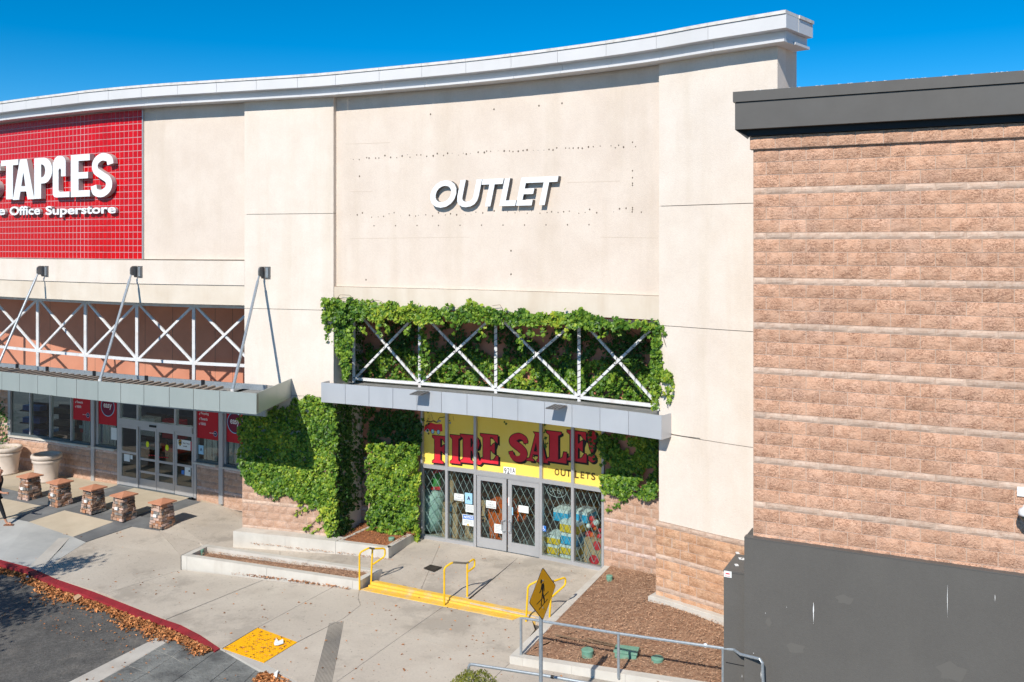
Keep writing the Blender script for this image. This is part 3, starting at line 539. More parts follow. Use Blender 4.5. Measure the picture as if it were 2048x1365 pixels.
# ------------------------------------------------------------------ lettering and print
def tmesh(body='', polys=None, off=0., ext=0., shear=0., res=6, align=True):
    if polys is None:
        cu = bpy.data.curves.new('t', 'FONT'); cu.body = body; cu.shear = shear
    else:
        cu = bpy.data.curves.new('t', 'CURVE'); cu.dimensions = '2D'; cu.fill_mode = 'BOTH'
        for P in polys:
            sp = cu.splines.new('POLY'); sp.points.add(len(P)-1); sp.use_cyclic_u = True
            for i, q in enumerate(P): sp.points[i].co = (q[0], q[1], 0, 1)
    cu.offset = off; cu.extrude = ext; cu.resolution_u = res
    o = bpy.data.objects.new('t', cu); SC.collection.objects.link(o); dg = bpy.context.evaluated_depsgraph_get(); dg.update()
    me = o.evaluated_get(dg).to_mesh(); V = np.array([v.co[:] for v in me.vertices]); Fc = [tuple(p.vertices) for p in me.polygons]
    o.evaluated_get(dg).to_mesh_clear(); bpy.data.objects.remove(o); bpy.data.curves.remove(cu); return V, Fc
def fit(V, w=None, h=None, box=None):
    lo, hi = (V.min(0), V.max(0)) if box is None else box
    V = V.copy(); V[:, 0] = (V[:, 0]-lo[0])*(w/(hi[0]-lo[0])); V[:, 1] = (V[:, 1]-lo[1])*(h/(hi[1]-lo[1])); return V
def onwall(pl, V, Fc, a0, z0, d, name, mat, par, slope=0., mats=None, mi=None):
    P = [pl.p(a0+v[0], d+v[2], z0+v[1]+slope*v[0]) for v in V]
    return mobj(name, P, Fc, MT[mat] if mat else None, par, mats=mats, mi=mi)
def wtext(pl, s, x0, x1, y0, y1, d, name, mat, par, off=0., shear=0., res=3, ybot=None):
    """text filling px box x0..x1, top y0, bottom y1, as seen at the middle"""
    V, Fc = tmesh(s, off=off, shear=shear, res=res); xm = (x0+x1)/2; a0, a1 = pl.sx(x0, d), pl.sx(x1, d); zt, zb = pl.z(xm, y0, d), pl.z(xm, y1, d)
    V = fit(V, a1-a0, zt-zb); V[:, 2] = 0; return onwall(pl, V, Fc, a0, zb, d, name, mat, par)
def card(pl, x0, x1, y0, y1, d, name, mat, par, th=.004, r=0):
    a0, a1 = pl.sx(x0, d), pl.sx(x1, d); xm = (x0+x1)/2; g = G(); pl.box(g, a0, a1, d-th, d, pl.z(xm, y1, d), pl.z(xm, y0, d)); return g.obj(name, mat, par)
def disc(pl, x, y, rw, rh, d, name, mat, par, n=24, th=.0):
    a = pl.sx(x, d); z = pl.z(x, y, d); g = G(); g.add([pl.p(a+rw*math.cos(6.283*k/n), d, z+rh*math.sin(6.283*k/n)) for k in range(n)], [tuple(range(n))]); return g.obj(name, mat, par)
def sidefaces(V, Fc, d0):                          # 1 for the returns, 0 for the front
    out = []
    for f in Fc:
        P = [Vector(V[i]) for i in f]; n = (P[1]-P[0]).cross(P[2]-P[0]); n = n.normalized() if n.length > 0 else n; out.append(0 if abs(n.z) > .9 else 1)
    return out
def channel(pl, V, Fc, a0, z0, d0, depth, par, side, slope=0., name='letter'):
    V = V.copy(); V[:, 2] = np.where(V[:, 2] > 0, depth, 0); mi = sidefaces(V, Fc, 0)
    return onwall(pl, V, Fc, a0, z0, d0, name, None, par, slope, mats=[MT['letter'], MT[side]], mi=mi)
def arcpts(cx, cy, rx, ry, a0, a1, n=12): return [(cx+rx*math.cos(math.radians(a0+(a1-a0)*i/n)), cy+ry*math.sin(math.radians(a0+(a1-a0)*i/n))) for i in range(n+1)]
def thick(C, w):                                   # outline of a stroke along the line C
    C = [np.array(p) for p in catmull(C, 6)]; L_, R_ = [], []
    for i, p in enumerate(C):
        t = C[min(i+1, len(C)-1)]-C[max(i-1, 0)]; t = t/np.hypot(*t); ww = (w(i/(len(C)-1)) if callable(w) else w)/2; n = np.array([-t[1], t[0]])
        L_.append(tuple(p+n*ww)); R_.append(tuple(p-n*ww))
    return L_+R_[::-1]
def Sglyph(w, st): return [thick([(w-.03, .74), (w*.86, .87), (w*.5, .915), (w*.17, .80), (w*.17, .62), (w*.5, .50), (w*.83, .38), (w*.83, .20), (w*.5, .085), (w*.14, .13), (.03, .27)], st)]
GLY = {  # condensed heavy sans
 'T': (.46, [[(.14,0),(.32,0),(.32,.86),(.46,.86),(.46,1),(0,1),(0,.86),(.14,.86)]]),
 'A': (.56, [[(0,0),(.17,0),(.205,.2),(.355,.2),(.39,0),(.56,0),(.37,1),(.19,1)], [(.225,.33),(.335,.33),(.28,.68)]]),
 'P': (.47, [[(0,0),(.18,0),(.18,.37)]+arcpts(.25,.685,.22,.315,-90,90)+[(0,1)], [(.18,.52)]+arcpts(.2,.68,.09,.16,-90,90,8)+[(.18,.84)]]),
 'E': (.43, [[(0,0),(.43,0),(.43,.15),(.17,.15),(.17,.43),(.39,.43),(.39,.58),(.17,.58),(.17,.85),(.43,.85),(.43,1),(0,1)]]),
 'S': (.54, Sglyph(.54, .17)),
 'L': (.40, [[(.08,0),(.40,0),(.40,.13),(.17,.13),(.14,.17),(.14,.66),(.175,.70),(.20,.66),(.20,.50),(.31,.50),(.31,.80)]+arcpts(.165,.84,.145,.16,0,180,10)+[(0,.86),(0,.08),(.03,.02)]])}
SG = thing('store_sign', WP.p(WP.sx(120), 0, 9), 'large white channel letters STAPLES over The Office Superstore, on red tiles', 'sign')
for ch, x0, x1, yt, yb in (('S',-38,1,325,400),('T',2,36.5,320.5,399),('A',25.5,68.5,319,399.5),('P',68.5,104.5,316,397.5),('L',105.5,139,311.5,395),('E',141.5,179.5,309.5,394),('S',181.5,227,306.5,395)):
    V, Fc = tmesh(polys=GLY[ch][1], ext=.05); d = .08; a0, a1 = WP.sx(x0, d), WP.sx(x1, d); xm = (x0+x1)/2; zb_, zt_ = WP.z(xm, yb, d), WP.z(xm, yt, d)
    channel(WP, fit(V, a1-a0, zt_-zb_), Fc, a0, zb_, -.085, .165, SG, 'lside')
def word(pl, s, x0, x1, yt, yb, d0, depth, par, side, off, shear=0., sp=0., slope_y=0., capref='O'):
    """each letter a mesh of its own; yt/yb are the tops of capitals and the base line at the middle"""
    adv = []; x = 0; M_ = []
    Vc, _ = tmesh(capref, off=off, res=4, shear=shear); base, cap = Vc[:, 1].min(), Vc[:, 1].max()
    full, _ = tmesh(s, off=off, res=2, shear=shear); fx0, fx1 = full[:, 0].min(), full[:, 0].max()
    d = d0+depth; a0, a1 = pl.sx(x0, d), pl.sx(x1, d); xm = (x0+x1)/2; zb_, zt_ = pl.z(xm, yb, d), pl.z(xm, yt, d); kx, ky = (a1-a0)/(fx1-fx0), (zt_-zb_)/(cap-base)
    for i, c in enumerate(s):
        if c == ' ': continue
        Vp, _ = tmesh(s[:i+1], off=off, res=2, shear=shear); V, Fc = tmesh(c, off=off, ext=.05, res=4, shear=shear); dx = Vp[:, 0].max()-V[:, 0].max()
        V[:, 0] = (V[:, 0]+dx-fx0)*kx; V[:, 1] = (V[:, 1]-base)*ky
        channel(pl, V, Fc, a0, zb_, d0, depth, par, side)
for w_, x0, x1, yt, yb in (('The', -42, 10, 413.5, 431), ('Office', 19, 80, 412.5, 430.5), ('Superstore', 91, 231.5, 410.5, 428.8)): word(WP, w_, x0, x1, yt, yb, -.08, .1, SG, 'lside', .026, capref=w_[0])
SO = thing('store_sign', WP.p(WP.sx(990), 0, 8.9), 'slanted white channel letters reading OUTLET on the cream wall panel', 'sign')
word(WP, 'OUTLET', 861, 1117, 358, 413, -.11, .125, SO, 'lside2', .03, shear=.22, capref='T')
# ------------------------------------------------------------------ storefront under the right canopy
def Zs(x, y, d=DS): return WP.z(x, y, d)
z_tr0, z_tr1, z_top = Zs(1000, 953.5), Zs(1000, 947), 3.5
mull = [843.5, 893, 950, 1081.5, 1145, 1205.5]; MS = [WP.sx(x, DS+.05) for x in mull]
SF = thing('storefront', WP.p(WP.sx(1000, DS), DS, 0), 'silver framed shopfront with a yellow sign band and scissor gates behind the glass', 'storefront')
for i, a in enumerate(MS): w = .075 if i not in (0, 5) else .06; B(WP, 'mullion', 'alu', SF, a-w/2, a+w/2, DS-.07, DS+.06, -.115, z_top)
for a, b in zip(MS[:-1], MS[1:]):
    B(WP, 'head_rail', 'alu', SF, a+.038, b-.038, DS-.07, DS+.055, z_top-.09, z_top-.002)
    B(WP, 'transom', 'alu', SF, a+.038, b-.038, DS-.07, DS+.055, z_tr0, z_tr1+.02)
    B(WP, 'sign_board', 'yellow', SF, a+.036, b-.036, DS-.066, DS-.02, z_tr1+.021, z_top-.092)
for i in (0, 1, 3, 4):
    a, b = MS[i], MS[i+1]; B(WP, 'sill_rail', 'alu', SF, a+.038, b-.038, DS-.07, DS+.07, -.12, -.01)
    g = G(); WP.box(g, a+.037, b-.037, DS-.018, DS-.010, -.01, z_tr0); g.obj('glass_pane', GL, SF)
# double door
dx = [951.5, 1014.3, 1080.5]
for k, (x0, x1) in enumerate(((953, 1013.6), (1015, 1079))):
    DR = thing('shop_door', WP.p(WP.sx((x0+x1)/2, DS+.03), DS, 0), ('silver framed glass shop door, left leaf with a restroom notice and pull handle', 'silver framed glass shop door, right leaf with a blank white card')[k], 'door', 'pair of shop doors')
    a0, a1 = WP.sx(x0, DS+.035)+.012, WP.sx(x1, DS+.035)-.012; zt_ = z_tr0-.03; gx0, gx1 = a0+.105, a1-.115; gz0, gz1 = .17, zt_-.13
    g = G()
    for b in ((a0, gx0, -.09, zt_), (gx1, a1, -.09, zt_)): WP.box(g, b[0], b[1], DS-.015, DS+.035, b[2], b[3])
    WP.box(g, gx0, gx1, DS-.013, DS+.033, -.09, gz0); WP.box(g, gx0, gx1, DS-.013, DS+.033, gz1, zt_-.001); g.obj('frame', 'alu', DR)
    g = G(); WP.box(g, gx0, gx1, DS+.004, DS+.012, gz0, gz1); g.obj('glass_pane', GL, DR)
    h = WP.sx(1010 if k == 0 else 1018, DS+.05); sg = -1 if k == 0 else 1; zh = Zs(1010, 1052, DS+.05)
    g = G(); g.tube([WP.p(h, DS+.035, zh+.16), WP.p(h+sg*.0, DS+.09, zh+.16), WP.p(h+sg*.07, DS+.1, zh+.14), WP.p(h+sg*.07, DS+.1, zh-.12), WP.p(h, DS+.09, zh-.14), WP.p(h, DS+.035, zh-.14)], .012, 8); g.obj('handle', 'galv', DR)
    if k == 0:
        c_ = card(WP, 972, 992, 1002, 1017, DS+.02, 'notice', 'paper', DR)
        for j, t in enumerate(('NO', 'PUBLIC', 'RESTROOMS')): wtext(WP, t, (979, 975, 973)[j], (984, 988, 991)[j], 1003.5+j*4.6, 1006.8+j*4.6, DS+.0215, 'notice_print', 'ltxt', DR, off=.02)
        card(WP, 988.5, 1005.5, 1049, 1067, DS+.02, 'notice', 'paper', DR)
        for j in range(6): card(WP, 990, 1003-(j % 3)*2, 1051+j*2.5, 1051.7+j*2.5, DS+.0215, 'notice_print', 'ltxt', DR, .001)
    else:
        card(WP, 1037, 1057, 1012, 1026, DS+.02, 'notice', 'paper', DR); card(WP, 1021.5, 1026, 1015, 1030.5, DS+.02, 'sticker', 'lblue', DR)
        card(WP, 1016.6, 1018.6, 995, 1012, DS+.037, 'push_label', 'white', DR, .002)
B(WP, 'door_header', 'alu', SF, MS[2]+.038, MS[3]-.038, DS-.05, DS+.05, z_tr0-.028, z_tr0-.002)
B(WP, 'threshold', 'alud', SF, MS[2]+.038, MS[3]-.038, DS-.05, DS+.06, -.13, -.095)
# house number and painted words
card(WP, 1007, 1031, 935, 948.5, DS-.016, 'number_backing', 'white', SF, .002)
for c, x, x2 in (('9', 1008.2, 1013), ('2', 1014.4, 1019.2), ('1', 1021.2, 1022.6), ('A', 1024.6, 1030)): wtext(WP, c, x, x2, 936.8, 947.2, DS-.0145, 'house_number', 'blackp', SF, off=.008)
SLAB = {
 'I': (.46, [[(0,0),(.46,0),(.46,.06),(.36,.13),(.36,.87),(.46,.94),(.46,1),(0,1),(0,.94),(.10,.87),(.10,.13),(0,.06)]]),
 'F': (.64, [[(0,0),(.50,0),(.50,.06),(.36,.13),(.36,.46),(.42,.46),(.50,.38),(.55,.36),(.55,.70),(.50,.68),(.42,.60),(.36,.60),(.36,.92),(.46,.90),(.56,.78),(.64,.72),(.64,1),(0,1),(0,.94),(.10,.87),(.10,.13),(0,.06)]]),
 'E': (.66, [[(0,0),(.66,0),(.66,.28),(.60,.30),(.50,.14),(.36,.09),(.36,.46),(.40,.46),(.47,.38),(.53,.36),(.53,.72),(.47,.68),(.40,.60),(.36,.60),(.36,.92),(.46,.90),(.56,.78),(.64,.72),(.64,1),(0,1),(0,.94),(.10,.87),(.10,.13),(0,.06)]]),
 'L': (.62, [[(0,0),(.62,0),(.62,.36),(.54,.36),(.50,.18),(.36,.08),(.36,.87),(.46,.94),(.46,1),(0,1),(0,.94),(.10,.87),(.10,.13),(0,.06)]]),
 'R': (.80, [[(0,0),(.46,0),(.46,.06),(.36,.13),(.36,.47),(.42,.44),(.50,.10),(.58,.0),(.70,-.02),(.80,.10),(.80,.24),(.74,.24),(.72,.12),(.66,.14),(.60,.44),(.52,.50),(.64,.56),(.68,.72),(.64,.90),(.50,1),(0,1),(0,.94),(.10,.87),(.10,.13),(0,.06)], [(.36,.56),(.42,.60),(.46,.74),(.42,.88),(.36,.91)]]),
 'A': (.86, [[(0,0),(.30,0),(.30,.06),(.22,.09),(.26,.24),(.46,.24),(.48,.12),(.42,.06),(.42,0),(.86,0),(.86,.06),(.78,.12),(.56,1),(.30,1),(.36,.92),(.12,.10),(0,.06)], [(.29,.34),(.44,.34),(.38,.66)]]),
 'S': (.66, [thick([(.62,.70),(.56,.86),(.36,.93),(.16,.82),(.15,.66),(.36,.52),(.52,.36),(.50,.16),(.32,.07),(.12,.14),(.05,.32)], lambda t: .14+.14*math.sin(math.pi*t))]),
 '!': (.30, [[(.15,.26),(.22,.42),(.29,.80),(.27,.94),(.19,1.0),(.11,1.0),(.03,.94),(.01,.80),(.08,.42)], arcpts(.15,.11,.115,.125,0,330,12)])}
random.seed(5)
for c, x0, x1, yt, yb in (('F',865,893,872.5,927),('I',900.5,921,871,927.5),('R',921,966,871,928.5),('E',961,996.5,869.5,927),('S',1018,1055.5,867,924.5),('A',1053,1096,865.5,924),('L',1093,1133,864,924.5),('E',1134.5,1173,863,923.5),('!',1175,1193,862,925)):
    Pg = SLAB[c][1]; d = DS-.0185; a0, a1 = WP.sx(x0, d), WP.sx(x1, d); xm = (x0+x1)/2; zb_, zt_ = Zs(xm, yb, d), Zs(xm, yt, d)
    for k, (off, dx_, dz_, mt, nm) in enumerate(((.020, .045, -.035, 'blackp', 'letter_shadow'), (.026, 0, 0, 'blackp', 'letter_outline'), (0, 0, 0, 'redp', 'letter'))):
        V, Fc = tmesh(polys=Pg, off=off); b0 = tmesh(polys=Pg, off=0)[0]; V = fit(V, a1-a0, zt_-zb_, box=(b0.min(0), b0.max(0))); V[:, 2] = 0
        onwall(WP, V, Fc, a0+dx_, zb_+dz_, d+.0012*k, nm, mt, SF)
for c, x0, x1, yt, yb in (('O',1109,1118.5,938,951.5),('U',1121,1131,938.5,953),('T',1132,1142,940,954),('L',1150,1157.5,942,957),('E',1161,1168.5,943.5,957.5),('T',1170.5,1180,945,958.5),('S',1182.5,1191,946,961)):
    V, Fc = tmesh(c, off=.024, res=4); d = DS-.0165; a0, a1 = WP.sx(x0, d), WP.sx(x1, d); xm = (x0+x1)/2; V = fit(V, a1-a0, Zs(xm, yt, d)-Zs(xm, yb, d)); V[:, 2] = 0; V[:, 0] += V[:, 1]*random.uniform(-.03, .05); onwall(WP, V, Fc, a0, Zs(xm, yb, d), d, 'letter', 'brownp', SF)
# painted toy car on the board
d = DS-.0165; ca, cz = WP.sx(849, d), Zs(870, 866, d)
def flat(P, mt, nm='painted_car', k=0): V, Fc = tmesh(polys=[P]); onwall(WP, V, Fc, ca, cz, d+.0008*k, nm, mt, SF)
flat([(-.01,.02),(.0,.13),(.08,.22),(.2,.27),(.36,.24),(.55,.26),(.57,.06),(.42,.03),(.3,.06),(.2,.02),(.1,.06),(.05,.0)], 'redp'); flat([(.03,.04),(.1,.1),(.16,.06),(.1,-.02),(.04,0)], 'white', k=1)
for x_ in (.26, .44): flat(arcpts(x_, .03, .055, .07, 0, 330, 14), 'blackp', k=1); flat(arcpts(x_, .03, .042, .056, 0, 330, 14), 'lblue', k=2)
flat(arcpts(.13, -.04, .03, .03, 0, 330, 8), 'brownp', k=2)
flat(thick([(.05,.27),(.12,.30),(.2,.29),(.28,.32),(.38,.29),(.46,.33)], .03), 'brownp', k=1); flat(thick([(.42,.32),(.47,.42),(.56,.44),(.66,.46),(.74,.40),(.80,.36)], .018), 'blackp', k=1); flat(thick([(.4,.3),(.46,.34),(.52,.33)], .05), 'ltxt', k=2)
flat(arcpts(.80, .31, .03, .03, 0, 330, 8), 'ltxt', k=1); flat(arcpts(.70, .04, .035, .035, 0, 330, 8), 'ltxt', k=1)
# notices stuck on the panes
ZF = -.10
def cardt(x0, x1, y0, y1, lines, mat, pmat, nm='notice'):
    card(WP, x0, x1, y0, y1, DS-.003, nm, mat, SF); n = len(lines); h = (y1-y0)/n
    for j, (t, a, b) in enumerate(lines): wtext(WP, t, x0+(x1-x0)*a, x0+(x1-x0)*b, y0+h*(j+.22), y0+h*(j+.8), DS-.0015, 'notice_print', pmat, SF, off=.02)
cardt(908.5, 927.5, 988, 1002, [('NO', .35, .62), ('PUBLIC', .2, .8), ('RESTROOMS', .08, .92)], 'paper', 'ltxt')
card(WP, 930, 944.5, 986.5, 1008.5, DS-.003, 'grade_card', 'lblue', SF); wtext(WP, 'A', 934, 941, 993, 1001, DS-.0015, 'notice_print', 'navy', SF, off=.03)
card(WP, 931, 947.5, 1010, 1025, DS-.003, 'notice', 'paper', SF)
for j in range(6): card(WP, 932.5, 946, 1012+j*2, 1012.6+j*2, DS-.0015, 'notice_print', 'ltxt', SF, .001)
card(WP, 925, 948, 1030, 1052, DS-.003, 'notice', 'paper', SF); card(WP, 926, 947.5, 1031, 1039.5, DS-.002, 'notice_band', 'bluep', SF, .001); wtext(WP, 'NOTICE', 928, 946, 1032.5, 1038, DS-.001, 'notice_print', 'white', SF, off=.03)
for j in range(3): card(WP, 928, 945, 1041.5+j*2.2, 1042.2+j*2.2, DS-.0015, 'notice_print', 'ltxt', SF, .001)
V, Fc = tmesh(polys=[[(0, 0), (.09, 0), (.045, .06)]]); onwall(WP, V, Fc, WP.sx(933, DS), Zs(936, 1051.5), DS-.001, 'notice_print', 'gold', SF)
disc(WP, 942.5, 1091.5, .075, .09, DS-.003, 'round_sticker', 'paper', SF); card(WP, 940, 946, 1087.5, 1091, DS-.0015, 'notice_print', 'brownp', SF, .001)
card(WP, 1083.5, 1092, 1052, 1063, DS+.004, 'access_sticker', 'bluep', SF)
V, Fc = tmesh(polys=[thick([(.03, .11), (.035, .06), (.06, .055), (.075, .03)], .012), thick([(.022, .07), (.012, .045), (.03, .02), (.055, .03)], .009), arcpts(.03, .125, .011, .011, 0, 330, 8)]); onwall(WP, V, Fc, WP.sx(1084, DS)+.01, Zs(1087, 1062.5), DS+.0055, 'notice_print', 'white', SF)
# open sign of unlit tubes
OP = thing('neon_sign', WP.p(WP.sx(1115, DS-.2), DS-.2, 2), 'unlit glass tube OPEN sign hanging behind the window pane', 'neon sign')
g = G(); cx_, cz_ = WP.sx(1113.5, DS-.15), Zs(1113, 981.5, DS-.15)
def tb(P): g.tube([WP.p(cx_+x, DS-.15, cz_+z) for x, z in P], .006, 5)
tb([(.26*math.cos(i*.3142), .17*math.sin(i*.3142)) for i in range(21)])
tb([(-.15+.04*math.cos(i*.7), .06*math.sin(i*.7)) for i in range(10)]); tb([(-.08, -.06), (-.08, .06), (-.02, .05), (-.02, .0), (-.08, -.005)])
tb([(.08, .06), (.02, .06), (.02, -.06), (.08, -.06)]); tb([(.02, 0), (.07, 0)]); tb([(.11, -.06), (.11, .06), (.17, -.06), (.17, .06)])
g.obj('tubes', 'steel', OP)
# scissor gates
def gate(x0, x1, z0, z1, d, n, lab):
    R = tag(thing('scissor_gate', WP.p(WP.sx((x0+x1)/2, d), d, 0), lab, 'security gate'), group='scissor gates behind the glass')
    a0, a1 = WP.sx(x0, d), WP.sx(x1, d); g = G(); W_ = (a1-a0)/n; Hh = .355; rowsn = int(round((z1-z0)/Hh)); Hh = (z1-z0)/rowsn
    for sgn in (0, 1):
        for k in range(-rowsn, n+rowsn):
            # one long flat bar crossing the opening, clipped to it
            p0, p1 = (k*W_, 0.), (k*W_+(rowsn*W_ if not sgn else -rowsn*W_), z1-z0); t0, t1 = 0., 1.; dx_ = p1[0]-p0[0]
            for lim in (0., a1-a0):
                t = (lim-p0[0])/dx_
                if (lim == 0.) == (dx_ > 0): t0 = max(t0, t)
                else: t1 = min(t1, t)
            if t1-t0 < .02: continue
            P = [WP.p(a0+p0[0]+dx_*t, d+sgn*.012, z0+(z1-z0)*t) for t in (t0, t1)]; g.bar(P[0], P[1], .005, .012, up=(.9, .1, .2))
    g.obj('lattice', 'gate', R)
    for a in np.linspace(a0, a1, n//2+1): g = G(); g.bar(WP.p(a, d-.02, z0-.04), WP.p(a, d-.02, z0+.24), .02, .02); g.obj('foot', 'gate', R)
for x0, x1, n, lab in ((847, 890, 3, 'steel scissor gate in the leftmost window bay'), (897, 946, 4, 'steel scissor gate in the window bay left of the doors'), (957, 1009, 4, 'steel scissor gate behind the left door leaf'), (1019, 1076, 4, 'steel scissor gate behind the right door leaf'), (1087, 1141, 4, 'steel scissor gate in the window bay right of the doors'), (1149, 1201, 4, 'steel scissor gate in the rightmost window bay')):
    gate(x0, x1, .02, z_tr0-.03, DS-.09, n, lab)
# the room behind
g = G(); a0, a1 = sB-.3, sC+.3
WP.box(g, a0, a1, DS-7, DS-6.9, -.1, 3.4); WP.box(g, a0-.1, a0, DS-7, DS-.08, -.1, 3.4); WP.box(g, a1, a1+.1, DS-7, DS-.08, -.1, 3.4); g.obj('room_wall', 'inwall', BA)
B(WP, 'room_floor', 'infloor', BA, a0, a1, DS-6.9, DS-.06, -.2, -.11); B(WP, 'room_ceiling', 'inceil', BA, a0, a1, DS-6.9, DS-.08, 3.4, 3.48)
def wb(g, x0, x1, y0, y1, d0, dep): a0, a1 = WP.sx(x0, d0), WP.sx(x1, d0); xm = (x0+x1)/2; WP.box(g, a0, a1, d0-dep, d0, max(-.10, WP.z(xm, y1, d0)), WP.z(xm, y0, d0)); return g
def item(name, lab, cat, x, d, grp=None): return thing(name, WP.p(WP.sx(x, d), d, 0), lab, cat, grp)
D1 = DS-.22
# cartons, left bay
for k, (x0, x1, y0, y1, dd, lab) in enumerate(((884, 915, 1052, 1079, 0, 'bottom carton of the brown stack left of the doors'), (884, 915, 1026, 1051, .02, 'middle carton of the brown stack left of the doors'), (885, 914, 1008, 1025, 0, 'top carton of the brown stack left of the doors, blue tape'), (930, 946, 1051, 1077, .2, 'small brown carton on the floor just left of the doors'))):
    R = item('cardboard_box', lab, 'box', (x0+x1)/2, D1-dd, 'cartons behind the window'); wb(G(), x0, x1, y0, y1, D1-dd, .5).obj('box', 'card', R)
    if k < 3: wb(G(), x0+10, x0+18, y0+2, y1-2, D1-dd+.004, .002).obj('label', ('wbox', 'wbox', 'lblue')[k], R)
R = item('paper_roll', 'tall kraft paper roll standing upright behind the window', 'roll', 905, D1-.3); p = WP.p(WP.sx(905, D1-.3), D1-.3, 0); g = G(); g.lathe(p, [(.10, 0), (.10, 2.0), (.07, 2.08), (.05, 2.08)], 12); g.obj('roll', 'card', R)
R = item('wrapped_pallet', 'pale green shrink wrapped bundle in the leftmost window', 'wrapped goods', 865, D1); g = G(); p = WP.p(WP.sx(866, D1-.35), D1-.35, 0); g.lathe(p, [(.30, 0), (.34, .3), (.33, .7), (.30, 1.0), (.22, 1.1), (.0, 1.13)], 12); g.obj('wrap', 'mint', R, smooth=True)
R = item('gift_decoration', 'green plush gift decoration with red ribbon on the wrapped bundle', 'decoration', 870, D1-.3); p = WP.p(WP.sx(872, D1-.35), D1-.35, 1.12); g = G(); g.lathe(p, [(.10, 0), (.15, .12), (.13, .3), (.1, .42), (.02, .48)], 10); g.obj('plush_body', 'xgreen', R, smooth=True)
g = G(); g.tube([p+Vector((-.1, -.1, .46)), p+Vector((0, -.12, .52)), p+Vector((.16, -.1, .58)), p+Vector((.34, -.05, .6))], .05, 6); g.tube([p+Vector((-.14, -.12, .05)), p+Vector((.14, -.14, .05))], .05, 6); g.obj('ribbon', 'xred', R)
# orange bin behind the left leaf
R = item('storage_bin', 'orange plastic bin standing behind the left glass door', 'bin', 990, D1-.1); g = G(); a0, a1 = WP.sx(977, D1), WP.sx(1012, D1); g.hexa([WP.p(a0+.05, D1, .05), WP.p(a1-.05, D1, .05), WP.p(a1-.05, D1-.5, .05), WP.p(a0+.05, D1-.5, .05)], [WP.p(a0, D1+.04, .95), WP.p(a1, D1+.04, .95), WP.p(a1, D1-.5, .95), WP.p(a0, D1-.5, .95)]); g.obj('body', 'orange', R)
g = G(); WP.box(g, a0-.03, a1+.03, D1-.55, D1+.08, .95, 1.08); g.obj('lid', 'orange', R)
R = item('goods_heap', 'orange bags heaped behind the doors', 'bags', 1025, D1-.6); g = G()
for x, y in ((1008, 1018), (1030, 1022), (1042, 1030), (1036, 1016)): p = WP.q(x, y, D1-.6); g.lathe(p-Vector((0, 0, .1)), [(.0, -.1), (.14, -.05), (.17, .06), (.1, .14), (0, .17)], 9)
g.obj('bags', 'orange', R, smooth=True)
for k, y in enumerate((1006, 1022)): R = item('wall_shelf', ('upper brown shelf inside the shop', 'lower brown shelf inside the shop')[k], 'shelf', 1080, DS-3.2, 'shelves inside the shop'); wb(G(), 960, 1200, y, y+3, DS-3.2, .5).obj('board', 'brownshelf', R); wb(G(), 960, 1200, y+3, y+16, DS-3.3, .3).obj('goods', 'shelf', R)
R = item('kraft_bags', 'brown kraft bags leaning behind the left door leaf', 'bags', 965, D1-.2); g = G()
for x, y in ((966, 1010), (970, 1022), (963, 1035)): p = WP.q(x, y, D1-.5); g.hexa([p+Vector((-.12, -.1, -.12)), p+Vector((.16, -.1, -.1)), p+Vector((.16, .1, -.1)), p+Vector((-.12, .1, -.12))], [p+Vector((-.04, -.06, .12)), p+Vector((.22, -.06, .08)), p+Vector((.22, .05, .08)), p+Vector((-.04, .05, .12))])
g.obj('bags', 'card', R)
# yellow, white and blue cartons on a pallet, right bays
stack = [(1090, 1118, 1110, 1130, 'ybox', 'wbox'), (1118, 1156, 1112, 1132, 'ybox', 'wbox'), (1090, 1118, 1090, 1109, 'ybox', 'wbox'), (1118, 1156, 1092, 1111, 'ybox', 'wbox'), (1090, 1120, 1072, 1089, 'ybox', 'wbox'), (1121, 1156, 1068, 1091, 'bbox', 'wbox'), (1119, 1158, 1045, 1067, 'ybox', 'wbox'), (1106, 1136, 1020, 1044, 'bbox', 'wbox'), (1148, 1175, 1024, 1046, 'bbox', 'wbox')]
words_ = ['front left carton, bottom layer, yellow', 'front right carton, bottom layer, yellow', 'front left carton, second layer, yellow', 'front right carton, second layer, yellow', 'left carton, third layer, yellow', 'right carton, third layer, sky blue band', 'carton near the top, deep yellow', 'topmost carton on the left, white with blue base', 'topmost carton on the right, white with blue base']
for k, (x0, x1, y0, y1, m1, m2) in enumerate(stack):
    R = item('produce_carton', words_[k]+', of the stack right of the doors', 'carton', (x0+x1)/2, D1, 'cartons stacked right of the doors'); dd = D1-.05-(.25 if k > 6 else 0)
    ym = y0+(y1-y0)*.27; wb(G(), x0+.6, x1-.6, y0, ym, dd-.002, .55).obj('lid', m2, R); wb(G(), x0+.6, x1-.6, ym, y1-.8, dd, .55).obj('tray', m1, R)
R = item('pallet', 'wooden pallet under the yellow cartons', 'pallet', 1120, D1); g = wb(wb(wb(G(), 1090, 1156, 1131, 1134, D1, .7), 1092, 1097, 1134, 1140, D1, .7), 1148, 1153, 1136, 1143, D1, .7); g.obj('deck', 'card', R)
R = item('pallet', 'blue painted pallet under the printed carton in the rightmost window', 'pallet', 1180, D1); wb(G(), 1160, 1202, 1131, 1141, D1, .7).obj('deck', 'bluep', R)
R = item('cardboard_box', 'large brown carton with a red print, far right window', 'box', 1185, D1, 'cartons behind the window'); wb(G(), 1168, 1202, 1080, 1130, D1-.05, .6).obj('box', 'card', R); disc(WP, 1188, 1120, .14, .12, D1-.045, 'print', 'redp', R); disc(WP, 1194, 1092, .1, .12, D1-.045, 'print', 'redp', R)
R = item('net_bags', 'red and white net bags of produce in the rightmost window', 'bags', 1185, D1-.2); random.seed(2)
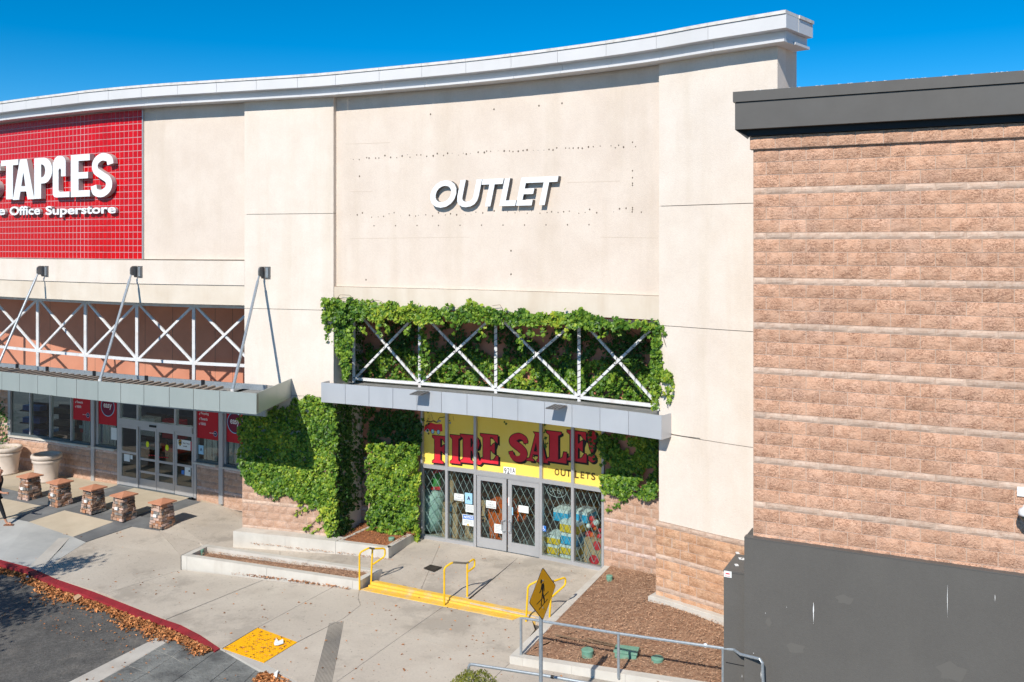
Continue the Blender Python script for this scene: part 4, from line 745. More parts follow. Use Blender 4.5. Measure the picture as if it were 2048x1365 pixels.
for k in range(12):
    x, y = random.uniform(1176, 1200), random.uniform(1032, 1076); p = WP.q(x, y, D1-.3); g = G(); r_ = random.uniform(.05, .11); g.lathe(p, [(0, -r_), (r_*.8, -r_*.6), (r_, 0), (r_*.7, r_*.7), (0, r_)], 8); g.obj('net_bag', ('xred', 'xred', 'wbox', 'orange', 'xred')[k % 5], R, smooth=True)
# ------------------------------------------------------------------ left shop front
SL2 = thing('storefront', GP.p(GP.sx(240), 0, -.13), 'silver framed storefront with automatic sliding doors and red posters, in shade', 'storefront')
zh0, zh1, zsill, ztp = GP.z(312, 858, .04), GP.z(312, 845.5, .04), GP.z(182, 891, .0), 3.04
gs = lambda x, d=0.: GP.sx(x, d)
def post(x0, x1, z0, z1, d0=-.08, d1=.05, mt='alu', nm='mullion'): B(GP, nm, mt, SL2, gs(x0, d1), gs(x1, d1), d0, d1, z0, z1)
post(15.5, 20.5, zsill, ztp)
for x in (59.5, 99.6, 141.6): post(x-1.1, x+1.1, zsill+.08, ztp)
post(181.5, 187.5, -.13, ztp, -.1, .12); post(192.5, 195.5, zsill+.08, ztp); post(234.2, 239.6, -.13, ztp)
for x in (274.5, 349.8): post(x-1.6, x+1.6, zh1, ztp)
post(387, 392.5, zsill if 0 else -.13, ztp); post(437, 445, -.13, ztp, -.1, .12); post(448.5, 451.5, zsill+.08, ztp)
for x0, x1 in ((20.5, 181), (187.6, 234), (392.6, 437), (445.2, 500)):
    B(GP, 'sill_rail', 'alud', SL2, gs(x0), gs(x1), -.07, .045, zsill, zsill+.08); B(GP, 'stone_sill', 'kerb', SL2, gs(x0), gs(x1), -.1, .13, zsill-.06, zsill-.002)
    g = G(); GP.box(g, gs(x0), gs(x1), -.025, -.015, zsill+.08, ztp); g.obj('glass_pane', GLD, SL2)
B(GP, 'door_header', 'alu', SL2, gs(239.7), gs(386.9), -.1, .07, zh0, zh1)
B(GP, 'head_rail', 'alu', SL2, gs(15), gs(500), -.08, .04, ztp-.02, ztp+.05)
g = G(); GP.box(g, gs(239.7), gs(386.9), -.025, -.015, zh1, ztp-.02); g.obj('glass_pane', GLD, SL2)
for a, b in ((-150, 15.4), (15.5, 181.3), (187.6, 234), (392.6, 436.8), (445.2, 505)):
    z1 = zsill-.062 if a > 0 else 2.9
    courses(GP, BA, gs(a, .06), gs(b, .06), .06, -.25, z1, 'hfffhfff', top=True, mats=('eff', 'lime'))
# the sliding doors
Ld = ['outer left panel, with two paper notices', 'inner left panel, with a round lime sticker', 'inner right panel, with a round lime sticker', 'outer right panel, with a shield sticker and blue sign']
for k, (x0, x1) in enumerate(((240, 275.5), (277, 313.2), (314, 349), (350, 386.5))):
    R = thing('sliding_door', GP.p(gs((x0+x1)/2), 0, -.13), 'silver framed automatic glass door, '+Ld[k], 'door', 'automatic sliding door panels'); dd = .05 if k in (0, 3) else .0
    a0, a1 = gs(x0, dd), gs(x1, dd); fz = -.11; w = .075; zm = GP.z((x0+x1)/2, (906, 920, 926, 932)[k]+.0, dd); zk = .19
    g = G(); GP.box(g, a0, a0+w, dd-.04, dd, fz, zh0-.01); GP.box(g, a1-w, a1, dd-.04, dd, fz, zh0-.01); GP.box(g, a0+w, a1-w, dd-.038, dd-.002, fz, zk); GP.box(g, a0+w, a1-w, dd-.038, dd-.002, zm-.035, zm+.035); GP.box(g, a0+w, a1-w, dd-.038, dd-.002, zh0-.11, zh0-.01)
    if k in (1, 2): GP.box(g, a0+w, a1-w, dd-.038, dd-.002, zk+.2, zk+.27)
    g.obj('frame', 'alu', R); g = G(); GP.box(g, a0+w, a1-w, dd-.024, dd-.018, zk, zh0-.11); g.obj('glass_pane', GLD, R)
    if k == 0: card(GP, 248, 259.5, 909, 923, dd-.012, 'notice', 'paper', R); card(GP, 260.5, 265, 911, 919, dd-.012, 'notice', 'paper', R)
    if k in (1, 2):
        disc(GP, (295, 334)[k-1], (889, 896)[k-1], .075, .1, dd-.012, 'round_sticker', 'lime2', R)
        for j in range(4): card(GP, (297, 318)[k-1]+j*5, (300, 321)[k-1]+j*5, (910, 914)[k-1]+j*.4, (911.6, 915.6)[k-1]+j*.4, dd-.012, 'red_tape', 'poster', R, .001)
    if k == 3:
        card(GP, 354.5, 381, 880.5, 900, dd-.012, 'notice', 'paper', R); card(GP, 381, 384.5, 884, 902, dd-.012, 'notice_edge', 'poster', R)
        V, Fc = tmesh(polys=[[(0,.18),(.06,.2),(.12,.18),(.12,.07),(.06,0),(0,.07)]]); onwall(GP, V*1.15, Fc, gs(356.5, dd), GP.z(360, 893.5, dd), dd-.010, 'shield_emblem', 'brownp', R)
        V, Fc = tmesh(polys=[thick([(.01,.12),(.05,.15),(.11,.16)], .02)]); onwall(GP, V*1.15, Fc, gs(356.5, dd), GP.z(360, 893.5, dd), dd-.009, 'shield_emblem', 'gold', R)
        wtext(GP, 'ups', 357.5, 362.5, 887.5, 891.5, dd-.0085, 'notice_print', 'gold', R, off=.02)
        wtext(GP, 'Ship 7 days', 366, 379.5, 886, 889.5, dd-.010, 'notice_print', 'blackp', R, off=.02); wtext(GP, 'a week', 366, 374.5, 891, 894.5, dd-.010, 'notice_print', 'blackp', R, off=.02)
        card(GP, 363, 368.5, 941, 949, dd-.012, 'access_sticker', 'bluep', R); card(GP, 369.5, 381, 935, 952, dd-.012, 'notice', 'paper', R); card(GP, 377, 380, 941, 944, dd-.010, 'notice_print', 'blackp', R, .001)
B(GP, 'motion_sensor', 'black', SL2, gs(303), gs(316), .07, .10, GP.z(309, 855.5, .08), GP.z(309, 851.5, .08))
B(GP, 'threshold', 'alud', SL2, gs(240), gs(386), -.1, .08, -.14, -.115)
# posters
def poster(x0, x1, y0, y1, kind, lab):
    R = tag(thing('poster', GP.p(gs((x0+x1)/2, -.03), -.03, 2), lab, 'poster'), group='red posters in the left windows')
    d = .004; a0, a1 = gs(x0, d), gs(x1, d); xm = (x0+x1)/2; zb_, zt_ = GP.z(xm, y1, d), 3.0; g = G(); GP.box(g, a0, a1, d-.004, d, zb_, zt_); g.obj('sheet', 'poster', R); Wd = a1-a0
    if kind == 'easy':
        for r_, mt, k in ((.335, 'lblue', 1), (.31, 'navy', 2), (.285, 'maroon', 3)): V, Fc = tmesh(polys=[arcpts(0, 0, r_, r_, 0, 354, 36)]); onwall(GP, V, Fc, a0+Wd*.52, zb_+.62, d+.001*k, 'round_badge', mt, R)
        V, Fc = tmesh('easy', off=.015, res=4); V = fit(V, .40, .2); onwall(GP, V, Fc, a0+Wd*.52-.2, zb_+.52, d+.0042, 'lettering', 'white', R)
    else:
        for j, t in enumerate(('Shipping', 'Recycling', 'Rewards', 'Ahhh')):
            V, Fc = tmesh(t, off=.015, res=3); V = fit(V, (.30, .34, .29, .21)[j], .09 if j % 2 == 0 else .1); onwall(GP, V, Fc, a0+.2, zb_+.90-j*.16, d+.002, 'lettering', 'white', R)
            V, Fc = tmesh(polys=[thick([(0, .045), (.02, .01), (.055, .08)], .018)]); onwall(GP, V, Fc, a0+.11, zb_+.90-j*.16, d+.002, 'tick_mark', 'white', R)
        for r_, mt, k in ((.085, 'lblue', 1), (.075, 'navy', 2)): V, Fc = tmesh(polys=[arcpts(0, 0, r_, r_, 0, 354, 20)]); onwall(GP, V, Fc, a1-.12, zb_+.20, d+.001*k, 'round_badge', mt, R)
        V, Fc = tmesh('that was easy', off=.015, res=2); V = fit(V, .3, .05); onwall(GP, V, Fc, a1-.38, zb_+.18, d+.0035, 'lettering', 'white', R)
poster(146.5, 180.5, 795, 841, 'list', 'red poster with a ticked list, left of the wide frame post'); poster(196.5, 233, 800, 850, 'easy', 'red poster with a round easy badge, left of the sliding doors')
poster(393.5, 436, 815, 878.5, 'list', 'red poster with a ticked list, right of the sliding doors'); poster(452.5, 486, 820, 886, 'easy', 'red poster with a round easy badge, half hidden by ivy')
card(GP, 222, 233.5, 856, 880, -.008, 'notice', 'paper', SL2); card(GP, 397, 407, 891, 909, -.008, 'grade_card', 'lblue', SL2); wtext(GP, 'A', 400, 404.5, 896, 902.5, -.0065, 'notice_print', 'navy', SL2, off=.03)
card(GP, 158, 165.5, 851, 857, -.6, 'till_screen', 'paper', SL2); card(GP, 160, 166, 858, 865, -.6, 'red_display', 'poster', SL2)
# strips and shelving seen through the glass
for k, (x0, x1) in enumerate(((165, 181), (205, 233), (408, 437), (452, 490))):
    R = tag(thing('strip_curtain', GP.p(gs((x0+x1)/2, -.8), -.8, -.1), ('pale hanging blind behind the first red list poster', 'pale hanging blind under the first easy poster', 'pale hanging blind right of the sliding doors', 'pale hanging blind in the rightmost window of the left shop')[k], 'blind'), group='hanging blinds in the left shop')
    a0, a1 = gs(x0, -1.3), gs(x1, -1.3); n = int((a1-a0)/.12)
    for i in range(n): B(GP, 'slat', 'strip', R, a0+i*.12, a0+i*.12+.09, -1.33, -1.3-.02*(i % 2), .0, 2.95)
g = G(); a0, a1 = gs(-140), gs(520); GP.box(g, a0, a1, -9, -8.9, -.3, 3.4, 2); g.obj('room_wall', 'inwall', BA)
B(GP, 'room_floor', 'infloor', BA, a0, a1, -8.9, -.1, -.3, -.14, 2); B(GP, 'room_ceiling', 'inceil', BA, a0, a1, -8.9, -.1, 3.2, 3.3, 2)
for k, x in enumerate((60, 120, 290, 340)):
    R = tag(thing('display_rack', GP.p(gs(x, -3), -3, -.13), ('dark display rack deep in the shop, far left', 'dark display rack deep in the shop, second from left', 'dark display rack straight inside the sliding doors', 'dark display rack inside the right hand sliding door')[k], 'rack'), group='racks inside the left shop'); a = gs(x, -3)
    g = G(); GP.box(g, a-.6, a+.6, -3.6, -3.5, -.14, 1.5); g.obj('back', 'shelf', R)
    for z in (.2, .7, 1.2): B(GP, 'shelf', 'shelf', R, a-.6, a+.6, -3.5, -3.05, z, z+.04); B(GP, 'goods', ('bluep', 'card', 'paper', 'poster')[k], R, a-.5, a+.4, -3.45, -3.1, z+.04, z+.24)

LM = bpy.data.materials.new('lit ceiling panel'); LM.use_nodes = True; _b = LM.node_tree.nodes['Principled BSDF']; _b.inputs['Emission Color'].default_value = (1, .97, .9, 1); _b.inputs['Emission Strength'].default_value = 7.
for k, (x, dd) in enumerate(((160, -.7), (235, -.7), (350, -.7), (440, -.7), (250, -4.5), (340, -4.5))):
    a = gs(x, 0.); R = tag(thing('ceiling_light', GP.p(a, dd, 3.15), 'lit ceiling panel inside the left shop, '+('front row, above the first red poster', 'front row, left of the sliding doors', 'front row, over the sliding doors', 'front row, beside the ivy wall', 'back row, left one', 'back row, right one')[k], 'ceiling light'), group='ceiling lights inside the left shop'); g = G(); GP.box(g, a-.6, a+.6, dd-.2, dd+.2, 3.13, 3.16); g.obj('panel', LM, R)
LM = LM.copy(); LM.node_tree.nodes['Principled BSDF'].inputs['Emission Strength'].default_value = 5.
for k, (x, dd) in enumerate(((880, -3.5), (1015, -3.5), (1150, -3.5))):
    a = WP.sx(x, DS); R = tag(thing('ceiling_light', WP.p(a, dd, 3.35), 'lit ceiling panel inside the right shop, '+('above the left windows', 'above the double door', 'above the stacked cartons')[k], 'ceiling light'), group='ceiling lights inside the right shop'); g = G(); WP.box(g, a-.5, a+.5, dd-.3, dd+.3, 3.34, 3.37); g.obj('panel', LM, R)
# ------------------------------------------------------------------ ground
def poly3(P, dz=0., fn=ghe): return [gg(x[0], x[1], fn, dz) if len(x) == 2 else gp(*x) for x in P]
def shrink(P, e):
    c = sum(P, Vector())/len(P); n = len(P); ar = sum(P[i].x*P[(i+1) % n].y-P[(i+1) % n].x*P[i].y for i in range(n)); sg = 1 if ar > 0 else -1; out = []
    for i in range(n):
        a, b, c_ = P[i-1], P[i], P[(i+1) % n]; u, v = (b-a), (c_-b); u.z = v.z = 0; u.normalize(); v.normalize()
        nu, nv = Vector((-u.y, u.x, 0))*sg, Vector((-v.y, v.x, 0))*sg; k = max(.35, 1+nu.dot(nv)); out.append(b+(nu+nv)*(e/k))
    return out
def prism(P, th, name, mat, par, e=.006, kind=None):
    P = shrink(P, e) if e else P
    n = len(P); ar = sum(P[i].x*P[(i+1) % n].y-P[(i+1) % n].x*P[i].y for i in range(n))
    if ar < 0: P = P[::-1]
    bmx = bmesh.new(); vs = [bmx.verts.new(p) for p in P]; bmx.faces.new(vs); bmesh.ops.triangulate(bmx, faces=bmx.faces[:]); bmx.verts.index_update()
    V = [v.co.copy() for v in bmx.verts]; T = [tuple(v.index for v in f.verts) for f in bmx.faces]; bmx.free()
    V += [Vector((p.x, p.y, p.z-th)) for p in V]; T += [(i, i+n, (i+1) % n+n, (i+1) % n) for i in range(n)]
    return mobj(name, V, T, MT[mat], par)
xs = np.r_[-1500, -400, -120, np.arange(-40, 26, 1.5), 120, 400, 1500]; ys = np.r_[-1500, -400, -100, np.arange(-20, 40, 1.5), 120, 400, 1500]
V = [(x, y, rhe(x, y)) for y in ys for x in xs]; nx = len(xs)
tag(mobj('road', V, [(j*nx+i, j*nx+i+1, (j+1)*nx+i+1, (j+1)*nx+i) for j in range(len(ys)-1) for i in range(nx-1)], MT['asph'], smooth=True), kind='structure')
SW = tag(mobj('sidewalk', [(-40, 8, -.62), (22, 8, -.62), (22, 12, -.62)], [(0, 1, 2)], MT['conc']), kind='structure')
slabs = [
 ('conc', [(80,1143),(172,1085),(264,1054),(318,1062),(362,1111),(362,1140),(212,1188),(117,1160)]),
 ('conc2', [(403,1004),(445,1010),(500,1020),(500,1050),(484,1062),(467,1086),(411,1089),(362,1111),(318,1062),(352,1047),(309,1037)]),
 ('conc', [(212,1188),(362,1140),(440,1149),(527,1160),(332,1239),(264,1213.6)]),
 ('conc', [(332,1240),(527,1160.5),(669,1173),(516,1255),(445,1297),(400,1270),(361,1250)]),
 ('conc', [(516,1255),(669,1173),(719,1181),(716,1195),(721,1211),(686,1238),(595,1284)]),
 ('conc', [(595,1285),(686,1238),(805,1271),(640,1388),(528,1326)]),
 ('conc', [(686,1238),(721,1211),(716,1195),(719,1180),(780,1180),(900,1200),(885,1215),(805,1271)]),
 ('conc', [(805,1271),(885,1215),(905,1200),(1060,1228),(1070,1260),(1018,1328)]),
 ('conc', [(640,1388),(805,1271),(1018,1328),(985,1359),(880,1460),(660,1460)]),
 ('conc2', [(985,1359),(1018,1328),(1200,1350),(1460,1390),(1460,1600),(760,1600),(880,1460)]),
 ('slate', [(373,998),(403,1004),(264,1053),(172,1084),(146,1074),(227,1044)]),
 ('tan', [(403,1004),(400,998),(500,1014),(500,1020),(445,1010)]),
 ('tan', [(268,976),(300,972),(390,990),(373,998),(268,1031),(172,1007)]), ('slate', [(234,971),(230,964),(270,970),(268,976),(172,1007),(136,1001)]),
 ('tan', [(85,968),(146,950),(232,964),(234,971),(136,1001),(45,985)]),
 ('tan', [(-200,905),(15,928),(99,940),(146,950),(85,968),(0,975),(-200,950)]),
 ('slate', [(-200,950),(0,975),(45,985),(136,1001),(93,1014),(0,996),(-200,970)]), ('slate', [(136,1001),(172,1007),(129,1021),(93,1014)]),
 ('slate', [(172,1007),(268,1031),(227,1044),(129,1021)]), ('slate', [(268,1031),(309,1037),(352,1047),(318,1062),(264,1053),(227,1044)]),
 ('tan', [(-200,970),(0,996),(93,1014),(22,1037),(-200,1080)]), ('slate', [(93,1014),(129,1021),(58,1044),(22,1037)]),
 ('tan', [(129,1021),(227,1044),(146,1074),(58,1044)]),
 ('bluec', [(-200,1080),(22,1037),(58,1044),(146,1074),(172,1085),(80,1143),(56,1134),(0,1119.6),(-200,1070+20)]),
]
slabs[-1] = ('bluec', [(-120,1064),(22,1037),(58,1044),(146,1074),(172,1085),(80,1143),(56,1134),(0,1119.6),(-120,1093)])
for mt, P in slabs: prism(poly3(P), .35, 'slab', mt, SW, e=.005)
sb = prism(poly3([(122,1072),(140,1075),(82,1139),(60,1132)], .004), .01, 'grooved_strip', 'gut', SW, 0)
pd = prism(poly3([(516,1255.5),(595,1284.5),(528,1325.5),(446,1297.5)]), .3, 'tactile_pad', 'pad', SW, .004)
q = poly3([(516,1255.5),(595,1284.5),(528,1325.5),(446,1297.5)]); g = G()
for i in range(20):
    for j in range(16):
        u, v = (i+.5)/20, (j+.5)/16; p = q[0].lerp(q[1], u).lerp(q[3].lerp(q[2], u), v); r = .022; g.add([p+Vector((r*math.cos(k*1.047), r*math.sin(k*1.047), .001)) for k in range(6)]+[p+Vector((r*.55*math.cos(k*1.047), r*.55*math.sin(k*1.047), .007)) for k in range(6)], [(k, (k+1) % 6, (k+1) % 6+6, k+6) for k in range(6)]+[tuple(range(6, 12))])
tag(g.obj('pad_domes', 'pad', SW), kind='stuff')
# grooves before the ramp
q = poly3([(658,1246.5),(687.6,1243.6),(660,1390),(622,1390)]); g = G(); n = 13
q[0] = gg(658, 1247); q[1] = gg(688, 1243)
for i in range(n):
    u0, u1 = (i+.18)/n, (i+.62)/n; P = [q[0].lerp(q[1], u0), q[0].lerp(q[1], u1), q[3].lerp(q[2], u1), q[3].lerp(q[2], u0)]; g.add([p+Vector((0, 0, .003)) for p in P], [(0, 1, 2, 3)])
tag(g.obj('ramp_grooves', M('groove shadow grey', (.20, .185, .165)), SW), kind='stuff')
prism(poly3([(440,1297),(446,1298),(528,1326.5),(640,1389),(700,1470),(640,1470),(578,1366),(516,1338)]), .3, 'gutter', 'gut', SW, .003)
# landing and its ramp, steps
LD = tag(mobj('landing', [(-3, 23, -.62), (1, 23, -.62), (1, 22, -.62)], [(0, 1, 2)], MT['conc2']), kind='structure')
zl_ = -.15
for P in ([(832,1079,-.10),(880,1089,-.10),(841,1182,zl_),(757,1166,zl_),(765,1139,-.165),(777,1120,-.16)], [(880,1089,-.10),(1035,1117,-.10),(934,1200,zl_),(841,1182,zl_)], [(1035,1117,-.10),(1215,1150,-.10),(1107,1242,zl_),(934,1204,zl_)]):
    prism(poly3(P), .4, 'slab', 'conc2', LD, .004)
prism(poly3([(818,1050,-.10),(1230,1120,-.10),(1215,1150,-.10),(1035,1117,-.10),(880,1089,-.10),(832,1079,-.10)]), .3, 'slab', 'conc2', LD, 0)
prism(poly3([(400,1085,-.33),(467,1070,-.33),(560,1082,-.29),(560,1118,-.29),(411,1096,-.35)]), .3, 'slab', 'conc2', LD, .004)
prism(poly3([(560,1082,-.29),(780,1112,-.165),(780,1122,-.165),(757,1150,-.165),(560,1120,-.29)]), .3, 'slab', 'conc2', LD, .004)
ST = tag(mobj('steps', [(-3, 22, -.62), (0, 22, -.62), (0, 21, -.62)], [(0, 1, 2)], MT['ykerb']), kind='structure')
f0, f1 = gg(719.5, 1181), gg(1052, 1247.5); dirn = (f1-f0); dirn.z = 0; dirn.normalize(); nb = Vector((-dirn.y, dirn.x, 0))
if nb.y < 0: nb = -nb
def strip(o0, o1, z0, z1, nm, ext=0.):
    a, b = f0+nb*o0+dirn*(-.02+o0*.35), f1+nb*o0+dirn*(ext+o0*.35); c, d = f1+nb*o1+dirn*(ext+o1*.35), f0+nb*o1+dirn*(-.02+o1*.35); g = G()
    za, zb_ = z1 if hasattr(z1, '__len__') else (z1, z1)
    g.hexa([Vector((p.x, p.y, z0)) for p in (a, b, c, d)], [Vector((p.x, p.y, z)) for p, z in zip((a, b, c, d), (za, zb_, zb_, za))]); return g.obj(nm, 'ykerb', ST)
ga, gb = ghe(f0.x, f0.y), ghe(f1.x, f1.y)
strip(.03, .25, -.5, (ga+.012, gb+.012), 'painted_strip', -.35); strip(.25, .33, -.5, (ga+.055, gb+.04), 'step', .0); strip(.33, .47, -.5, zl_+.012, 'step', .04)
# kerbs and the planting beds
def kerbpiece(P, th, par, nm='kerb_stone', mt='kerb'): return prism(poly3(P), th, nm, mt, par, .003)
PF = thing('raised_planter', gp(540, 1150, -.3), 'long low concrete planter box of bark left of the yellow steps', 'planter')
zt = -.05; o_ = [gp(362.6,1111.4,zt), gp(717.4,1163,zt), gp(765,1139.5,zt), gp(411.4,1088.8,zt)]
def mixp(u, v): return o_[0].lerp(o_[1], u).lerp(o_[3].lerp(o_[2], u), v)
tkx, tkv = .17/5.1, .17/.95
for u0, u1, v0, v1 in ((0, tkx, 0, 1), (tkx, .5, 0, tkv), (.5, 1-tkx, 0, tkv), (1-tkx, 1, 0, 1), (tkx, .62, 1-tkv, 1), (.62, 1-tkx, 1-tkv, 1)):
    prism([mixp(u0, v0), mixp(u1, v0), mixp(u1, v1), mixp(u0, v1)], .5, 'kerb_stone', 'kerb', PF, .003)
def bed(C, par, nm, mt, amp=.03, nu=90, nv=40, sag=0.):
    V = []; r = RNG
    ph = r.uniform(0, 6, 6)
    for j in range(nv+1):
        for i in range(nu+1):
            u, v = i/nu, j/nv; p = C[0].lerp(C[1], u).lerp(C[3].lerp(C[2], u), v)
            h = amp*(.5*math.sin(u*9+ph[0]+v*3)+.5*math.sin(v*7+ph[1]-u*4)+r.uniform(-.45, .45))+sag*math.sin(math.pi*u)*math.sin(math.pi*v); V.append((p.x, p.y, p.z+h))
    return mobj(nm, V, [(j*(nu+1)+i, j*(nu+1)+i+1, (j+1)*(nu+1)+i+1, (j+1)*(nu+1)+i) for j in range(nv) for i in range(nu)], MT[mt], par, smooth=True)
dz = Vector((0, 0, -.1)); bed([mixp(tkx, tkv)+dz*1.6, mixp(1-tkx, tkv)+dz*.8, mixp(1-tkx, 1-tkv)+dz*.8, mixp(tkx, 1-tkv)+dz*1.6], PF, 'bark_bed', 'mulch', .02, 120, 24, .05)
# plinth kerb and the corner bed with ivy
PK = thing('corner_planter', gp(720, 1110, -.2), 'corner planting bed of red bark below the ivy, with concrete kerb', 'planter')
zk = .115; A_ = gp(466,1062.6,zk); Bk = gp(671,1083,zk); Ck = gp(777,1096.5,zk); Dk = gp(824,1069.5,zk)
prism([A_, gp(570,1072.6,zk), gp(570,1072.6,zk)+nb*.4, A_+nb*.4], .5, 'kerb_stone', 'kerb', PK, .002); prism([gp(570,1072.6,zk), Bk, Bk+nb*.4, gp(570,1072.6,zk)+nb*.4], .5, 'kerb_stone', 'kerb', PK, .002)
prism([Bk, Ck, Ck+nb*.17-dirn*.0, Bk+nb*.17+dirn*.12], .45, 'kerb_stone', 'kerb', PK, .003); kd = (Dk-Ck); Dk2 = Dk+kd*.06
prism([Ck+nb*.0, Dk, Dk-dirn*.17, Ck+nb*.17-dirn*.17], .45, 'kerb_stone', 'kerb', PK, .003)
g = G(); P0 = [Dk, Dk-dirn*.17]; P1 = [Dk+kd*.16, Dk-dirn*.17+kd*.16]
g.add([P0[0]+Vector((0,0,-.4)), P0[0]+Vector((0,0,-.004)), P0[1]+Vector((0,0,-.004)), P0[1]+Vector((0,0,-.4)), P1[0]+Vector((0,0,-.4)), P1[0]+Vector((0,0,-.16)), P1[1]+Vector((0,0,-.16)), P1[1]+Vector((0,0,-.4))], [(0,4,5,1),(1,5,6,2),(2,6,7,3),(4,7,6,5)]); g.obj('kerb_stone', 'kerb', PK)
lf = WP.p(SQ+.02, .1, .08)
prism([Bk+nb*.12, Bk+nb*.12+dirn*.1, Bk+nb*1.5+dirn*.1, Bk+nb*1.5], .3, 'kerb_stone', 'kerb', PK, .002)
bed([Bk+nb*.14+dz*.4, Ck+nb*.14-dirn*.1+dz*.4, WP.p(sB+.05, DS+.05, .1), WP.p(SQ, DS+.05, .08)], PK, 'bark_bed', 'mulchr', .02, 60, 50, .03)
# right hand bed
PR = thing('planting_bed', gp(1250, 1250, -.1), 'wide sloping bark bed with green valve covers right of the steps', 'planter')
q = [(1211,1129,.07),(1222,1131,.07),(1047,1309,-.07),(1018.5,1312.5,-.07)]
P = poly3(q); mid = [P[0].lerp(P[3], .5), P[1].lerp(P[2], .5)]; prism([P[0], P[1], mid[1], mid[0]], .4, 'kerb_stone', 'kerb', PR, .003); prism([mid[0], mid[1], P[2], P[3]], .4, 'kerb_stone', 'kerb', PR, .003)
F0, F1 = gp(1018.5,1312.5,-.07), gp(1420,1376,.10); Fb0, Fb1 = gp(1040,1308,-.07), gp(1440,1368,.12)
for u0, u1 in ((0, .07), (.07, .33), (.33, .6), (.6, 1)): prism([F0.lerp(F1, u0), F0.lerp(F1, u1), Fb0.lerp(Fb1, u1), Fb0.lerp(Fb1, u0)], .4, 'kerb_stone', 'kerb', PR, .003)
bed([gp(1046,1308,-.13), gp(1560,1420,.06), gp(1540,1262,.16), gp(1316,1190,.20)], PR, 'bark_bed', 'mulch', .03, 150, 70)
bed([gp(1046,1308,-.13), gp(1316,1190,.20), gp(1322,1150,.20), gp(1221,1133,.10)], PR, 'bark_bed', 'mulchr' if 0 else 'mulch', .02, 60, 70)
def chips(fn, n, name, mt, par, s=(.02, .06), thin=.25, lift=.012, flat=.5):
    V, Fc = [], []
    for i in range(n):
        p = fn(); a = RNG.uniform(0, 6.28); L_ = RNG.uniform(*s); w = L_*RNG.uniform(thin*.6, thin*1.4); t = Vector((math.cos(a), math.sin(a), RNG.uniform(-flat, flat))).normalized(); b = Vector((-math.sin(a), math.cos(a), RNG.uniform(-flat, flat))).normalized()
        p = p+Vector((0, 0, lift*RNG.uniform(.5, 1.5))); k = len(V); c = t.cross(b)*w*.5; V += [p-t*L_/2, p+b*w/2+c, p+t*L_/2, p-b*w/2+c]; Fc += [(k, k+1, k+2), (k, k+2, k+3)]
    return tag(mobj(name, V, Fc, MT[mt], par), kind='stuff')
def quadfn(C):
    def f():
        u, v = RNG.uniform(0, 1), RNG.uniform(0, 1); return C[0].lerp(C[1], u).lerp(C[3].lerp(C[2], u), v)
    return f
chips(quadfn([gp(1046,1308,-.11), gp(1560,1420,.08), gp(1540,1262,.18), gp(1316,1190,.22)]), 7000, 'wood_chips', 'chip', PR, (.02, .07), .25, .02)
chips(quadfn([gp(1046,1308,-.11), gp(1316,1190,.22), gp(1322,1150,.22), gp(1221,1133,.12)]), 2500, 'wood_chips', 'chip', PR, (.02, .06), .25, .015)
chips(quadfn([mixp(tkx, tkv)+dz*1.3, mixp(1-tkx, tkv)+dz*.6, mixp(1-tkx, 1-tkv)+dz*.6, mixp(tkx, 1-tkv)+dz*1.3]), 3000, 'wood_chips', 'chip', PF, (.02, .06), .25, .03)
chips(quadfn([Bk+nb*.14+dz*.2, Ck+nb*.14-dirn*.1+dz*.2, WP.p(sB+.05, DS+.05, .12), WP.p(SQ, DS+.05, .1)]), 1600, 'wood_chips', 'dry', PK, (.02, .06), .3, .02)
# buried pipes and trailing stems on the bed
for P, lab in (([(1110,1270),(1160,1280),(1230,1293),(1300,1300),(1365,1306)], 'thin brown irrigation pipe lying straight across the right bark bed'), ([(1365,1365),(1375,1340),(1395,1318),(1365,1304+8),(1380,1300),(1395,1283)], 'dark curved root or hose near the gate end of the bark bed'), ([(1175,1277),(1230,1290),(1280,1297)], 'short reddish stick half buried in the bark bed')):
    g = G(); g.tube([gp(x, y, .015) for x, y in P], .013, 6); tag(g.obj('irrigation_pipe', 'vine'), lab, 'pipe')
def valve(x, y, z, lab, box=False, r=.115):
    p = gp(x, y, z); R = tag(thing('valve_cover', p, lab, 'valve cover'), group='green irrigation valve covers')
    if box:
        a = gp(1227,1312,.03); b_ = gp(1275,1318,.03); u = (b_-a).normalized(); v = Vector((-u.y, u.x, 0)); g = G()
        for z0, z1, e in ((-.08, .06, .02), (.06, .10, 0)): g.hexa([a+u*e+v*e+Vector((0,0,z0)), a+u*(.46-e)+v*e+Vector((0,0,z0)), a+u*(.46-e)+v*(.3-e)+Vector((0,0,z0)), a+u*e+v*(.3-e)+Vector((0,0,z0))], [a+u*e+v*e+Vector((0,0,z1)), a+u*(.46-e)+v*e+Vector((0,0,z1)), a+u*(.46-e)+v*(.3-e)+Vector((0,0,z1)), a+u*e+v*(.3-e)+Vector((0,0,z1))])
        g.obj('box_body', 'green', R)
        g = G(); g.hexa([a+u*.04+v*.04+Vector((0,0,.1)), a+u*.42+v*.04+Vector((0,0,.1)), a+u*.42+v*.26+Vector((0,0,.1)), a+u*.04+v*.26+Vector((0,0,.1))], [a+u*.05+v*.05+Vector((0,0,.106)), a+u*.41+v*.05+Vector((0,0,.106)), a+u*.41+v*.25+Vector((0,0,.106)), a+u*.05+v*.25+Vector((0,0,.106))]); g.obj('lid', 'green', R)
    else:
        g = G(); g.lathe(p, [(r*1.0, -.06), (r*1.0, .045)], 20); g.obj('ring', 'green', R)
        g = G(); g.lathe(p, [(r*1.05, .045), (r*1.05, .07), (r*.95, .08), (r*.3, .085), (0, .085)], 20); g.obj('lid', 'green', R)
